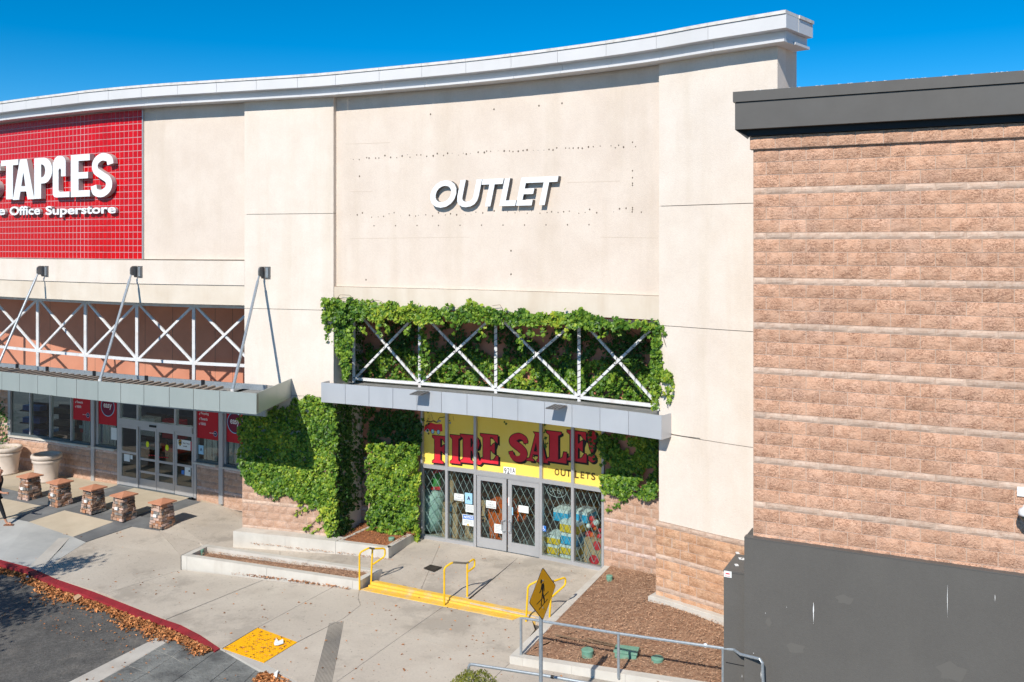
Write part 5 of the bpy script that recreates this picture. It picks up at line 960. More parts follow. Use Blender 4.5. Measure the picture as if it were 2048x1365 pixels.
valve(1175, 1307, .0, 'round green valve cover, the left one of the pair near the rail'); valve(1315, 1323, .03, 'round green valve cover, right of the oblong one'); valve(1251, 1312, 0, 'oblong green valve box between the two round covers', box=True)
valve(1219, 1158, .11, 'small round green cover near the shopfront corner of the right bed', r=.075); valve(402, 1105, -.14, 'small round green cover in the long low planter', r=.075); valve(783, 1081, .10, 'small round green cover in the bark under the ivy', r=.08)
# ------------------------------------------------------------------ red kerb, road strip, slate paving
CB = [(-60,1103),(0,1119.6),(56,1134),(117,1160),(185,1183),(264,1213.6),(325,1238),(361,1250),(400,1270),(440,1297)]; CF = [(-75,1108),(-10,1126),(52,1143),(111,1170),(178,1193),(256,1224.3),(318,1248),(350,1259),(390,1280),(430,1303)]
KR = tag(mobj('kerb', [(-12, 20, -.62), (-11, 20, -.62), (-11, 21, -.62)], [(0, 1, 2)], MT['redkerb']), kind='structure')
for i in range(len(CB)-1):
    P = poly3([CF[i], CF[i+1], CB[i+1], CB[i]], .004); prism(P, .3, 'kerb_stone', 'redkerb', KR, .0025)
SP_ = tag(mobj('crossing', [(-8, 17, -.62), (-7, 17, -.62), (-7, 18, -.62)], [(0, 1, 2)], MT['gut']), kind='structure')
R_ = lambda P, dz=.006: poly3(P, dz, rhe)
prism(R_([(324.7,1270),(342,1280),(195,1365),(120,1412),(60,1412),(137,1365)]), .1, 'concrete_strip', 'gut', SP_, 0)
o = [(342,1280),(440,1297),(516,1338),(600,1385),(690,1500),(-40,1500),(120,1412),(195,1365)]
Lx = lambda a, b, t: (a[0]+(b[0]-a[0])*t, a[1]+(b[1]-a[1])*t)
prism(R_(o, .001), .1, 'joint_base', 'gut', SP_, 0)
cs = [[(342,1280),(310,1299),(256,1331),(195,1365),(110,1420)], [(392,1274),(345,1314),(296,1346),(240,1378),(160,1430)], [(440,1297),(384,1338),(335,1372),(285,1405),(205,1450)], [(478,1318),(428,1358),(385,1392),(330,1430),(260,1480)], [(516,1338),(475,1378),(430,1415),(380,1455),(300,1510)], [(560,1362),(530,1400),(480,1440),(430,1480),(350,1540)], [(605,1388),(590,1425),(540,1470),(490,1510),(420,1570)]]
for i in range(6):
    for j in range(4): prism(R_([cs[i][j], cs[i+1][j], cs[i+1][j+1], cs[i][j+1]], .008), .1, 'paving_stone', 'stamp', SP_, .007)
# dry leaves
def alongfn(P, w, fn, side=-1):
    Q = [gg(x, y, fn) for x, y in P]; L_ = np.r_[0, np.cumsum([(b-a).length for a, b in zip(Q[:-1], Q[1:])])]
    def f():
        s = RNG.uniform(0, L_[-1]); i = min(int(np.searchsorted(L_, s))-1, len(Q)-2); i = max(i, 0); t = (s-L_[i])/(L_[i+1]-L_[i]); p = Q[i].lerp(Q[i+1], t); d = (Q[i+1]-Q[i]).normalized(); n = Vector((d.y, -d.x, 0)); m = (.75+.25*math.sin(s*1.7)+.15*math.sin(s*4.3))
        k = abs(RNG.normal(0, .42)); off = min(k, 1.5)*w*m; q_ = p+n*off; q_.z = p.z+max(0, 1-k*.8)*.07*RNG.uniform(0, 1); return q_
    return f
LB = [(-75,1118),(-10,1135),(52,1152),(111,1180),(178,1203),(256,1234.5),(318,1257),(350,1270),(390,1291),(425,1305)]
chips(alongfn(LB, .48, rhe), 5200, 'fallen_leaves', 'dry', None, (.05, .105), .55, .012, .6)
o = SC.objects[-1]; tag(o, 'thick drift of orange brown dry leaves in the gutter along the red kerb', 'dry leaves')
chips(alongfn([(520,1352),(560,1358),(600,1385),(640,1420)], .45, rhe), 1700, 'fallen_leaves', 'dry', None, (.05, .10), .55, .015, .6)
tag(SC.objects[-1], 'pile of orange dry leaves at the bottom edge beside the gutter strip', 'dry leaves')
chips(alongfn([(700,1181),(600,1167),(520,1157),(400,1141)], .05, ghe), 420, 'fallen_leaves', 'dry', None, (.03, .07), .5, .008, .4)
tag(SC.objects[-1], 'thin line of dry leaves at the foot of the long low planter', 'dry leaves')
def onwalk():
    while 1:
        x, y = RNG.uniform(30, 1150), RNG.uniform(1060, 1360)
        if y > 1122+.27*x*.9 and x < 440: continue
        if 360 < x < 770 and y < 1180 or y < 1100 and x > 380 or x > 1000 and y < 1250+.0: continue
        return gg(x, y)
chips(onwalk, 250, 'fallen_leaves', 'dry', None, (.03, .08), .5, .006, .12); tag(SC.objects[-1], 'single dry leaves scattered over the concrete walk', 'dry leaves')
chips(lambda: (lambda u, v: poly_pad(u, v))(RNG.uniform(0, 1), RNG.uniform(0, 1)), 110, 'fallen_leaves', 'dry', None, (.03, .07), .5, .012, .15) if 0 else None
pq = poly3([(516,1257),(593,1284.5),(528,1323),(449,1297.5)])
chips(quadfn(pq), 120, 'fallen_leaves', 'dry', None, (.03, .07), .45, .012, .2); tag(SC.objects[-1], 'small dry leaves lying on the yellow tactile pad', 'dry leaves')
chips(quadfn([gp(850,1090,-.03), gp(1190,1150,-.03), gp(1085,1232,-.14), gp(770,1165,-.14)]), 60, 'fallen_leaves', 'dry', None, (.02, .06), .5, .006, .15); tag(SC.objects[-1], 'few dry leaves on the landing in front of the doors', 'dry leaves')
chips(quadfn([gg(330, 1290, rhe), gg(620, 1400, rhe), gg(500, 1440, rhe), gg(150, 1370, rhe)]), 260, 'fallen_leaves', 'dry', None, (.03, .08), .5, .012, .15); tag(SC.objects[-1], 'dry leaves strewn over the slate crossing', 'dry leaves')
chips(quadfn([gg(60, 1185, rhe), gg(330, 1262, rhe), gg(250, 1320, rhe), gg(0, 1230, rhe)]), 130, 'fallen_leaves', 'dry', None, (.03, .08), .5, .006, .15); tag(SC.objects[-1], 'dry leaves strewn over the asphalt near the drift', 'dry leaves')
chips(alongfn([(790,1117+8),(700,1112),(540,1094),(500,1090)][::1], .08, lambda X, Y: -.2), 260, 'fallen_leaves', 'dry', None, (.02, .05), .5, .01, .2); tag(SC.objects[-1], 'thin line of dry leaves along the ramp kerb under the block plinth', 'dry leaves')
def paper(P, z, fn, lab, mt='paper'):
    c = [gg(x, y, fn) for x, y in P]; V = [p+Vector((0, 0, z[i])) for i, p in enumerate(c)]; tag(mobj('paper_scrap', V, [(0, i, i+1) for i in range(1, len(V)-1)], MT[mt]), lab, 'litter')
paper([(548,1290),(552,1283),(560,1288),(566,1284),(567,1290),(556,1294),(549,1293)], [.04,.07,.02,.06,.03,.03,.02], ghe, 'crumpled white paper lying on the yellow tactile pad')
paper([(545,1357),(556,1352),(554,1364),(549,1366)], [.08,.12,.1,.06], rhe, 'white paper scrap on the lower leaf pile')
paper([(146,1201),(160,1196),(163,1201),(150,1207)], [.09,.12,.1,.06], rhe, 'tan crumpled paper in the leaf drift by the red kerb', 'card'); paper([(50,1160),(57,1157),(58,1162),(52,1165)], [.05,.08,.06,.04], rhe, 'pale blue wrapper in the leaf drift, nearest the left edge', 'lblue'); paper([(115,1181),(124,1178),(125,1183),(117,1185)], [.05,.08,.06,.04], rhe, 'pale blue wrapper in the leaf drift in the tree shadow', 'lblue')
dr = prism(poly3([(847,1137,-.105),(861,1130,-.10),(884,1135,-.10),(868,1144,-.11)], 0), .01, 'floor_grate', 'soil', None, 0); dr.location.z += .008; tag(dr, 'dark square drain grate in the landing, left of the doors', 'drain')
# ------------------------------------------------------------------ hand rails
def rail(name, pts, r, mt, lab, grp, posts, rp=None):
    R = tag(thing(name, pts[0], lab, 'handrail'), group=grp); g = G(); g.tube(pts, r, 10); g.obj('top_rail', mt, R)
    for a, b in posts: g = G(); g.tube([a, b], rp or r, 10); g.obj('post', mt, R)
    return R
def bend(P, r=.07):                                # soft corners
    out = [P[0]]
    for a, b, c in zip(P[:-2], P[1:-1], P[2:]):
        u, v = (a-b).normalized(), (c-b).normalized(); out += [b+u*r, b+u*r*.35+v*r*.35, b+v*r]
    return out+[P[-1]]
def yrail(bf, br, px, lab):
    f = gp(*bf); rr = gp(*br); u = (rr-f); u.z = 0; L_ = u.length; u.normalize()
    hT = [proj(*px[0], f.y), proj(*px[1], f.y+(rr.y-f.y)*.35), proj(*px[2], rr.y), proj(*px[3], rr.y+.22), proj(*px[4], rr.y+.22), proj(*px[5], rr.y)]
    rail('handrail', bend([f]+hT, .05), .022, 'ymetal', lab, 'yellow handrails at the steps', [(rr, hT[2])])
    g = G(); g.tube(bend(hT[:4], .05)[2:-1], .0235, 10); o = g.obj('worn_grip', 'gmetal', SC.objects[-3] if 0 else [o for o in SC.objects if o.get('label') == lab][0])
yrail((719,1180,-.24), (742,1168.5,-.2), [(719,1106),(738,1096),(745,1098),(770,1097),(770,1113),(746,1129)], 'yellow tubular handrail at the left end of the steps, by the planter')
yrail((888.5,1213,-.24), (934.5,1198.5,-.2), [(888.5,1136),(905,1125),(934.5,1127),(949,1117.5),(949.5,1134),(937,1143)], 'yellow tubular handrail in the middle of the steps')
yrail((1052,1246,-.24), (1099,1236,-.16), [(1056,1172),(1080,1160),(1104,1164),(1131,1155),(1131,1170),(1104,1194)], 'yellow tubular handrail at the right end of the steps, behind the amber sign')
def zr(x, y, z): return gp(x, y, z)
ra = [zr(1042,1310,-.07), zr(1042,1236,.66), zr(1237,1267.5,.78), zr(1446,1297,.90), zr(1468,1300,.92), zr(1481,1309,.93), zr(1524,1319.5,1.0), zr(1531,1400,.3)]
RL = rail('guard_rail', bend([ra[0], ra[1]], .06)+[ra[1].lerp(ra[2], .06), ra[2], ra[3], ra[4], ra[5], ra[6].lerp(ra[5], .1), ra[6]+(ra[6]-ra[5])*.02+Vector((0, 0, -.05)), Vector((ra[6].x+.05, ra[6].y-.01, -.3))], .026, 'galv', 'galvanised pipe rail on the kerb in front of the bark bed', 'galvanised ramp rails', [])
for x, yb, zb_, top in ((1237,1349,.02,ra[2]), (1446,1400,.1,ra[3])): b = gp(x, yb, zb_); g = G(); b = Vector((top.x, top.y, -.05)); g.tube([b, top], .026, 10); g.obj('post', 'galv', RL)
g = G(); p = gp(1411, 1291, .885); g.lathe(p-Vector((0, 0, .03)), [(.03, 0), (.034, .02), (.034, .05), (.02, .062)], 10); g.obj('white_drop', 'white', RL)
rb = [zr(937,1345,.4), zr(937,1328,.60), zr(1080,1350,.66), zr(1160,1364,.68), zr(1400,1402,.78)]; rb[0] = Vector((rb[1].x, rb[1].y, -.3))
RL2 = rail('guard_rail', bend(rb[:2]+[rb[1].lerp(rb[2], .06)], .06)+rb[2:], .026, 'galv', 'lower galvanised pipe rail cut by the bottom edge of the view', 'galvanised ramp rails', [])
g = G(); p, q = rb[2].lerp(rb[3], .28), rb[2].lerp(rb[3], .36); g.tube([p, q], .029, 10); g.obj('black_tape', 'black', RL2)
# ------------------------------------------------------------------ crossing sign
Ys = 15.0; c = proj(1085, 1188, Ys); h = .435
pc_ = math.radians(58); uu = Vector((math.cos(pc_), math.sin(pc_), 0)); nn = Vector((uu.y, -uu.x, 0)); SN = thing('pedestrian_sign', Vector((c.x-.03, c.y, -.3)), 'amber diamond pedestrian crossing sign on a grey post, seen at a slant', 'sign')
def sgn(P, d): return [c+uu*x+Vector((0, 0, z))+nn*d for x, z in P]
def rdia(h, r=.04):
    P = []
    for k, (x, z) in enumerate(((h, 0), (0, h), (-h, 0), (0, -h))):
        a = k*90
        P += [(x-math.cos(math.radians(a))*r*1.414+r*math.cos(math.radians(a+t)), z-math.sin(math.radians(a))*r*1.414+r*math.sin(math.radians(a+t))) for t in (-45, 0, 45)]
    return P
g = G(); g.hexa(sgn(rdia(h), .003), sgn(rdia(h), .006)); g.obj('sign_plate', 'blackp', SN); g = G(); g.hexa(sgn(rdia(h-.018), .006), sgn(rdia(h-.018), .0075)); g.obj('sign_face', 'signy', SN)
g = G(); g.hexa(sgn(rdia(h-.002), -.001), sgn(rdia(h-.002), .003)); g.obj('sign_back', 'galv', SN)
def symb(P, k=0): V, Fc = tmesh(polys=P); mobj('pedestrian_symbol', [c+uu*v[0]+Vector((0, 0, v[1]))+nn*(.0085+.001*k) for v in V], Fc, MT['blackp'], SN)
symb([arcpts(-.05, .215, .032, .034, 0, 330, 12)]); symb([[(-.045,.17),(.02,.175),(.045,.12),(.05,.03),(.03,.03),(.022,.10),(.01,.02),(.06,-.10),(.055,-.17),(.03,-.17),(.02,-.10),(-.02,-.03),(-.04,-.17),(-.075,-.175),(-.05,-.06),(-.03,.03),(-.04,.09),(-.07,.05),(-.11,.04),(-.115,.06),(-.08,.08)]])
symb([thick([(-.20,-.105),(.0,-.06),(.18,-.02)], .016)]); symb([thick([(-.13,-.215),(.02,-.17),(.15,-.135)], .016)])
g = G(); g.tube([Vector((c.x-.025, c.y+.03, -.5)), Vector((c.x-.025, c.y+.03, c.z-.38)), Vector((c.x-.025, c.y+.03, c.z+.3))], .032, 14); g.obj('post', 'galv', SN)
g = G()
for z in (.22, -.22): g.lathe(c+nn*.006+Vector((0, 0, z)), [(.012, -.01), (.012, .01)], 8)
g.obj('bolts', 'galv', SN)
# ------------------------------------------------------------------ pots, bollards
def pot(x, yb, wpx, hpx, lab, content):
    p = gg(x, yb); k = p.y/FP; r = wpx*k/2; h = hpx*k; R = tag(thing('planter_pot', p, lab, 'planter'), group='round cast planters by the shopfront')
    g = G(); g.lathe(p, [(r*.70, 0), (r*.76, .02), (r*.76, .07), (r*.72, .09), (r*.84, h*.66), (r*.87, h*.70), (r*.93, h*.74), (r*.93, h*.80), (r*.86, h*.82)], 40); g.obj('bowl', 'potm', R, smooth=True)
    g = G(); g.lathe(p, [(r*.86, h*.82), (r*1.0, h*.87), (r*1.02, h*.95), (r*.97, h*1.0), (r*.80, h*1.0), (r*.76, h*.93)], 40); g.obj('rim', 'potm', R, smooth=True)
    g = G(); g.lathe(p, [(r*.80, h*.86), (r*.3, h*.9), (0, h*.9)], 24); g.obj('soil', 'soil', R)
    if content:
        V, Fc = [], []
        for i in range(220):
            a, rr = RNG.uniform(0, 6.28), r*.72*math.sqrt(RNG.uniform(0, 1)); b = p+Vector((rr*math.cos(a), rr*math.sin(a), h*.88)); t = Vector((RNG.normal(0, .6), RNG.normal(0, .6), 1)).normalized()*RNG.uniform(.04, .12); w = Vector((RNG.normal(), RNG.normal(), 0)).normalized()*.018; q = len(V); V += [b-w, b+w, b+t]; Fc.append((q, q+1, q+2))
        tag(mobj('low_plants', V, Fc, SHR, R), kind='stuff')
pot(93, 962, 57, 54, 'round cream cast planter filled with dark soil, second from the left edge', False); pot(13, 947, 57, 54, 'round cream cast planter with a few low plants, cut by the left edge', True)
blab = ['stone clad bollard with a pyramid cap, first from the left, beside the planter pot', 'stone clad bollard with a pyramid cap, second from the left', 'stone clad bollard with a pyramid cap, middle one of the five', 'stone clad bollard with a pyramid cap, fourth from the left', 'stone clad bollard with a pyramid cap, nearest the ivy wall']
for bi, (x, yb) in enumerate(((60, 997), (120, 1010), (187, 1023), (248, 1038), (325, 1053))):
    p = gg(x, yb); k = p.y/FP; R = tag(thing('stone_bollard', p, blab[bi], 'bollard'), group='stone clad bollards along the dark paving'); w = .225; th_ = -.52
    ux, uy = Vector((math.cos(th_), math.sin(th_), 0)), Vector((-math.sin(th_), math.cos(th_), 0)); random.seed(20+bi)
    P = lambda a, b, z: p+ux*a+uy*b+Vector((0, 0, z)); H = .70
    g = G(); g.hexa([P(-.2,-.2,0), P(.2,-.2,0), P(.2,.2,0), P(-.2,.2,0)], [P(-.17,-.17,H), P(.17,-.17,H), P(.17,.17,H), P(-.17,.17,H)]); g.obj('core', 'seam', R)
    z = .0
    while z < H-.03:
        hh = random.uniform(.045, .095); hh = min(hh, H-z); wz = w+.035*(1-z/H)-.02*(z/H)
        for side in range(4):
            a = -wz+random.uniform(-.0, .015)
            while a < wz-.02:
                L_ = random.uniform(.10, .24); b = min(a+L_, wz)
                if wz-b < .05: b = wz
                o1, o2 = random.uniform(.0, .035), -.05
                def Q(t, n, zz):
                    n = -(wz-.02)-n
                    return {0: P(t, n, zz), 1: P(-n, t, zz), 2: P(-t, -n, zz), 3: P(n, -t, zz)}[side]
                e = .006; jt = lambda: random.uniform(-.008, .008)
                bt = [Q(a+e, o1+jt(), z+e), Q(b-e, o1+jt(), z+e), Q(b-e, o2, z+e), Q(a+e, o2, z+e)]; tp = [Q(a+e, o1-.004+jt(), z+hh-e), Q(b-e, o1-.004+jt(), z+hh-e), Q(b-e, o2, z+hh-e), Q(a+e, o2, z+hh-e)]
                g = G(); g.hexa(bt, tp); g.obj('stone', random.choice(('stone', 'stone', 'stone2', 'stone3', 'stone4')), R); a = b
        z += hh
    c_ = .285; g = G(); g.hexa([P(-c_,-c_,H), P(c_,-c_,H), P(c_,c_,H), P(-c_,c_,H)], [P(-c_,-c_,H+.035), P(c_,-c_,H+.035), P(c_,c_,H+.035), P(-c_,c_,H+.035)])
    g.add([P(-c_,-c_,H+.036), P(c_,-c_,H+.036), P(c_,c_,H+.036), P(-c_,c_,H+.036), P(0,0,H+.13)], [(0,1,4),(1,2,4),(2,3,4),(3,0,4)]); g.obj('cap', 'capst', R)
    g = G(); g.hexa([P(-.06,-wz-.075,.33), P(.06,-wz-.075,.33), P(.06,-wz-.03,.33), P(-.06,-wz-.03,.33)], [P(-.06,-wz-.075,.41), P(.06,-wz-.075,.41), P(.06,-wz-.03,.41), P(-.06,-wz-.03,.41)]); g.obj('label_plate', 'paper', R)
# ------------------------------------------------------------------ ivy
LEAF = np.array([(0,0),(.30,-.10),(.50,.12),(.34,.34),(.52,.66),(.22,.66),(0,1.06),(-.22,.66),(-.52,.66),(-.34,.34),(-.50,.12),(-.30,-.10),(0,.42)]); LF = [(12, i, (i+1) % 12) for i in range(12)]
def leaves(name, P, Nn, mat, par, size=(.05, .112), down=.9, fold=.16, spread=.65):
    """one small lobed leaf at every point, facing roughly along Nn"""
    P = np.asarray(P, float); Nn = np.asarray(Nn, float); n = len(P); r = RNG
    Nn = Nn+np.array([0, 0, .45])+r.normal(0, spread, (n, 3)); Nn /= np.linalg.norm(Nn, axis=1)[:, None]
    t = np.array([0, 0, -down])+r.normal(0, .6, (n, 3)); t -= Nn*(t*Nn).sum(1)[:, None]; t /= np.linalg.norm(t, axis=1)[:, None]; b = np.cross(Nn, t)
    s = r.uniform(*size, n)[:, None, None]; L = LEAF
    fz = -np.abs(L[:, 0])*fold*2-.12*L[:, 1]**2
    V = P[:, None, :]+s*(b[:, None, :]*L[None, :, 0, None]+t[:, None, :]*(L[None, :, 1, None]-.4)+Nn[:, None, :]*fz[None, :, None])
    m = len(L); F = (np.array(LF)[None]+(np.arange(n)*m)[:, None, None]).reshape(-1, 3)
    return tag(mobj(name, V.reshape(-1, 3), F, mat, par), kind='stuff')
def inpoly(x, y, P):
    c = False; n = len(P); j = n-1
    for i in range(n):
        if (P[i][1] > y) != (P[j][1] > y) and x < (P[j][0]-P[i][0])*(y-P[i][1])/(P[j][1]-P[i][1])+P[i][0]: c = not c
        j = i
    return c
def nz(x, y, k=1.): return (math.sin(x*.071*k+1.3*math.sin(y*.053*k))+math.sin(y*.083*k+1.7*math.sin(x*.047*k+2))+.6*math.sin(x*.19*k+y*.13*k)+.5*math.sin(y*.23*k-x*.11*k))/3.1
def patch(poly, pl, d, n, th=.12, gap=-9., jit=6, k=1.):
    xs_, ys_ = [p[0] for p in poly], [p[1] for p in poly]; P, N_ = [], []
    while len(P) < n:
        x, y = RNG.uniform(min(xs_), max(xs_)), RNG.uniform(min(ys_), max(ys_)); w = jit*nz(x, y, 2.3)
        if not inpoly(x+w+RNG.normal(0, 1.5), y+w+RNG.normal(0, 1.5), poly) or nz(x, y, k)+RNG.normal(0, .12) < gap:
            n -= .02; continue
        dd = d+th*(.45+.45*nz(x, y, 1.4))+RNG.uniform(-.04, .04); a = pl.sx(x, d); p = pl.p(a, dd, pl.z(x, y, d)); P.append(p); N_.append((*[float(np.interp(a, pl.S, pl.N[:, i])) for i in (0, 1)], 0))
    return P, N_
def strand(pts, pl, d, per=.05, w=.05, n=1):
    P, N_ = [], []; Q = [pl.q(x, y, d) for x, y in pts]
    for a, b in zip(Q[:-1], Q[1:]):
        L_ = (b-a).length
        for i in range(max(1, int(L_/per*n))):
            P.append(a.lerp(b, RNG.uniform(0, 1))+Vector(RNG.normal(0, w, 3))); N_.append((-.45, -.89, 0))
    return P, N_
def cat(*A): return [p for a in A for p in a[0]], [q for a in A for q in a[1]]
def stems(par, lines, pl, d, r=.008):
    g = G()
    for L_ in lines: g.tube([pl.q(x, y, d) for x, y in L_], r, 5)
    return tag(g.obj('vine_stems', 'vine', par), kind='stuff')
I1 = thing('ivy', WP.p(WP.sx(600), .1, 0), 'bright green ivy sheet covering the pilaster between the two canopies', 'ivy')
A1 = patch([(479,826),(510,828),(583,810),(600,800),(622,790),(645,796),(672,806),(676,960),(672,1075),(658,1078),(650,1040),(640,1014),(610,1002),(590,992),(560,991),(520,985),(500,966),(480,945)], WP, .05, 7000, .17, jit=9)
A2 = patch([(480,930),(560,985),(640,1010),(668,1010),(660,960),(560,940)], WP, .05, 900, .2, jit=16)
st_ = [[(585,985),(568,990),(548,1000),(543,1003)], [(650,1005),(625,1015),(600,1022),(584,1030)], [(655,1030),(632,1042),(607,1060)], [(660,1045),(640,1058),(612,1075)], [(505,965),(512,972)], [(620,1000),(598,1012)], [(652,1012),(640,1030),(636,1040)]]
leaves('foliage', *cat(A1, A2, *[strand(s_, WP, .09, .03, .03) for s_ in st_]), IVY, I1); stems(I1, st_, WP, .07)
def side(n, z0, z1, d0, d1, fn=None):              # on the return face right of the pilaster
    P, N_ = [], []; tx, ty = float(np.interp(SQ, WP.S, WP.T[:, 0])), float(np.interp(SQ, WP.S, WP.T[:, 1]))
    while len(P) < n:
        d, z = RNG.uniform(d1, d0), RNG.uniform(z0, z1)
        if fn and not fn(d, z): continue
        P.append(WP.p(SQ+RNG.uniform(.04, .16), d, z)); N_.append((tx, ty, 0))
    return P, N_
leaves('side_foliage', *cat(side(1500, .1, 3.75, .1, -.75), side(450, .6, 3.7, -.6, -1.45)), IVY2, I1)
I2 = thing('ivy', WP.p(WP.sx(790, DS), DS, 0), 'dense bushy ivy mound against the low wall just left of the yellow shopfront', 'ivy')
B1 = patch([(738,893),(765,886),(800,884),(844,880),(846,1088),(834,1092),(812,1068),(770,1056),(744,1048)], WP, DS+.12, 4600, .40, jit=12)
B2 = patch([(740,816),(846,828),(846,892),(738,895)], WP, DS+.06, 1000, .12, gap=-.35)
B3 = patch([(738,1042),(812,1055),(798,1082),(770,1072),(745,1068)], WP, DS+.55, 260, .3)
leaves('foliage', *cat(B1, B3), IVY, I2, down=.5); leaves('upper_foliage', *B2, IVY2, I2); 
I3 = thing('ivy', WP.p(WP.sx(980, 0), 0, 6.2), 'ivy garland trailing over the top edge of the right trellis opening', 'ivy')
top = [(646,600),(700,603),(760,611),(850,616),(905,622),(945,619),(990,624),(1050,628),(1100,634),(1165,634),(1200,642),(1280,647),(1325,652)]
C1 = patch([(x, y-(14 if x in (945, 1165) else 3)) for x, y in top]+[(1326,662),(1280,654),(1250,656),(1165,656),(1110,648),(1050,650),(990,645),(900,642),(850,646),(800,638),(760,644),(700,640),(648,648)], WP, .03, 3300, .13, jit=11)
hang = [[(757,650),(758,672)],[(772,650),(776,668)],[(815,650),(812,668)],[(842,655),(846,690),(842,730),(843,760)],[(846,660),(852,705),(848,740)],[(905,650),(908,664)],[(960,655),(962,672)],[(1040,655),(1042,685),(1038,700)],[(1060,655),(1063,682)],[(1084,655),(1086,678)],[(1116,655),(1114,668)],[(1135,655),(1136,680)],[(1206,660),(1205,672)],[(1240,660),(1238,668)],[(1290,660),(1295,672)],[(693,650),(702,680)],[(722,655),(730,668)],[(652,650),(655,668),(662,690)]]
leaves('garland', *cat(C1, *[strand(s_, WP, .02 if s_[0][0] not in (842, 846) else -.62, .022, .045) for s_ in hang]), IVY, I3, size=(.075, .12))
leaves('left_column', *cat(patch([(650,630),(690,640),(712,650),(706,700),(700,755),(694,765),(686,755),(680,715),(668,690),(652,665)], WP, -.12, 800, .16), patch([(646,600),(700,603),(700,640),(648,645)], WP, .05, 350, .25)), IVY, I3)
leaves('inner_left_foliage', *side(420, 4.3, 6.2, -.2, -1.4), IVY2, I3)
D1_ = patch([(1308,655),(1320,655),(1321,700),(1326,735),(1318,790),(1314,820),(1307,816),(1304,740)], WP, .02, 560, .10, jit=4); D2_ = patch([(1318,738),(1340,743),(1345,756),(1338,765),(1322,762)], WP, .03, 150, .08, jit=4)
leaves('right_column', *cat(D1_, D2_, *[strand(s_, WP, .06, .02, .025) for s_ in ([(1344,760),(1345,785),(1344,792)], [(1335,765),(1334,785)], [(1322,788),(1338,795),(1338,806)], [(1324,655),(1330,672)])]), IVY, I3)
tw = [[(672,600),(680,590),(700,591),(706,598)],[(740,604),(752,601),(762,603),(768,608)],[(920,622),(928,612),(936,608)],[(985,612),(1000,610),(1006,620)],[(660,598),(672,596),(690,599)],[(1325,670),(1331,690)]]
stems(I3, tw, WP, .08, .006)
I4 = thing('ivy', WP.p(WP.sx(1000, DS), DS, 4.3), 'ivy spread over the terracotta wall behind the right trellis', 'ivy')
E1 = patch([(733,705),(800,695),(850,712),(930,700),(1000,715),(1100,712),(1200,722),(1315,730),(1315,835),(1150,820),(900,800),(733,785)], WP, DS+.05, 6600, .22, gap=-.55, k=1.3)
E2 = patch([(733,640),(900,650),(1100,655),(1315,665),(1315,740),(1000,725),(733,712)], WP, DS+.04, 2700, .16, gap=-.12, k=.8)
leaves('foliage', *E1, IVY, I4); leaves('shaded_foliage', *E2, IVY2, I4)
bare = [[(1190+8*i, 655+3*(i % 3)), (1200+9*i, 690), (1215+7*i, 705+4*(i % 2))] for i in range(9)]+[[(1210,690),(1235,668),(1262,662),(1290,680)], [(1205,700),(1240,690),(1280,700)]]
stems(I4, bare, WP, DS+.01, .007)
I5 = thing('ivy', WP.p(WP.sx(1260, DS), DS, 0), 'ivy patch on the terracotta wall right of the yellow sign', 'ivy')
F1_ = patch([(1200,870),(1230,868),(1316,878),(1318,955),(1250,962),(1206,965)], WP, DS+.06, 1500, .16, gap=-.25, k=1.1); F2_ = patch([(1204,950),(1316,955),(1317,1000),(1290,994),(1262,990),(1245,1000),(1210,970)], WP, DS+.1, 700, .18, gap=-.5)
leaves('foliage', *cat(F1_, F2_, *[strand(s_, WP, DS+.1, .03, .03) for s_ in ([(1262,990),(1245,1005),(1222,1018),(1212,1023)], [(1207,960),(1206,990),(1206,1000)], [(1205,985),(1230,984),(1250,992)])]), IVY, I5)
I6 = thing('ivy', WP.p(WP.sx(1090, DS+.1), DS+.1, 3.3), 'thin ivy strands dangling over the yellow fire sale board', 'ivy')
leaves('strand_foliage', *cat(strand([(1089,850),(1090,870),(1091,895),(1094,903)], WP, DS+.12, .055, .018), strand([(1176,858),(1180,875),(1182,895),(1190,915),(1191,922)], WP, DS+.12, .03, .04), strand([(1195,866),(1194,874)], WP, DS+.12, .05, .02), strand([(848,832),(856,850),(850,862)], WP, DS+.12, .04, .06), strand([(1010,842),(1011,848)], WP, DS+.12, .03, .02)), IVY2, I6, size=(.05, .1))
stems(I6, [[(1088,845),(1090,870),(1091,900)], [(1172,852),(1181,880),(1191,920)], [(862,828),(866,840),(880,848)], [(858,830),(858,850)], [(906,832),(908,842)]], WP, DS+.1, .004)
I7 = thing('ivy', GP.p(GP.sx(5), .1, 0), 'small dark ivy strip on the wall at the left edge of the view', 'ivy')
leaves('foliage', *patch([(-30,795),(8,795),(20,840),(16,880),(10,905),(-30,930)], GP, .08, 420, .16), IVY2, I7)
# ------------------------------------------------------------------ clipped shrub in front
c0 = proj(948, 1352, 15.4); SB = thing('shrub', Vector((c0.x, c0.y, -.35)), 'rounded yellow green shrub poking up at the bottom edge, in front of the lower rail', 'shrub')
P, N_ = [], []
for i in range(5200):
    a, b = RNG.uniform(0, 6.283), math.acos(RNG.uniform(-.3, 1)); v = Vector((math.cos(a)*math.sin(b), math.sin(a)*math.sin(b), math.cos(b))); r_ = 1-abs(RNG.normal(0, .1)); r_ *= 1+.09*nz(a*40, b*60)
    P.append((c0.x+v.x*.60*r_, c0.y+v.y*.55*r_, .15+v.z*.74*r_)); N_.append((v.x, v.y, .2))
LEAF0 = LEAF.copy(); LEAF[:] = LEAF0*np.array([.38, 1.0]); leaves('foliage', P, N_, SHR, SB, size=(.03, .06), down=-1.2, spread=.7); LEAF[:] = LEAF0
g = G()
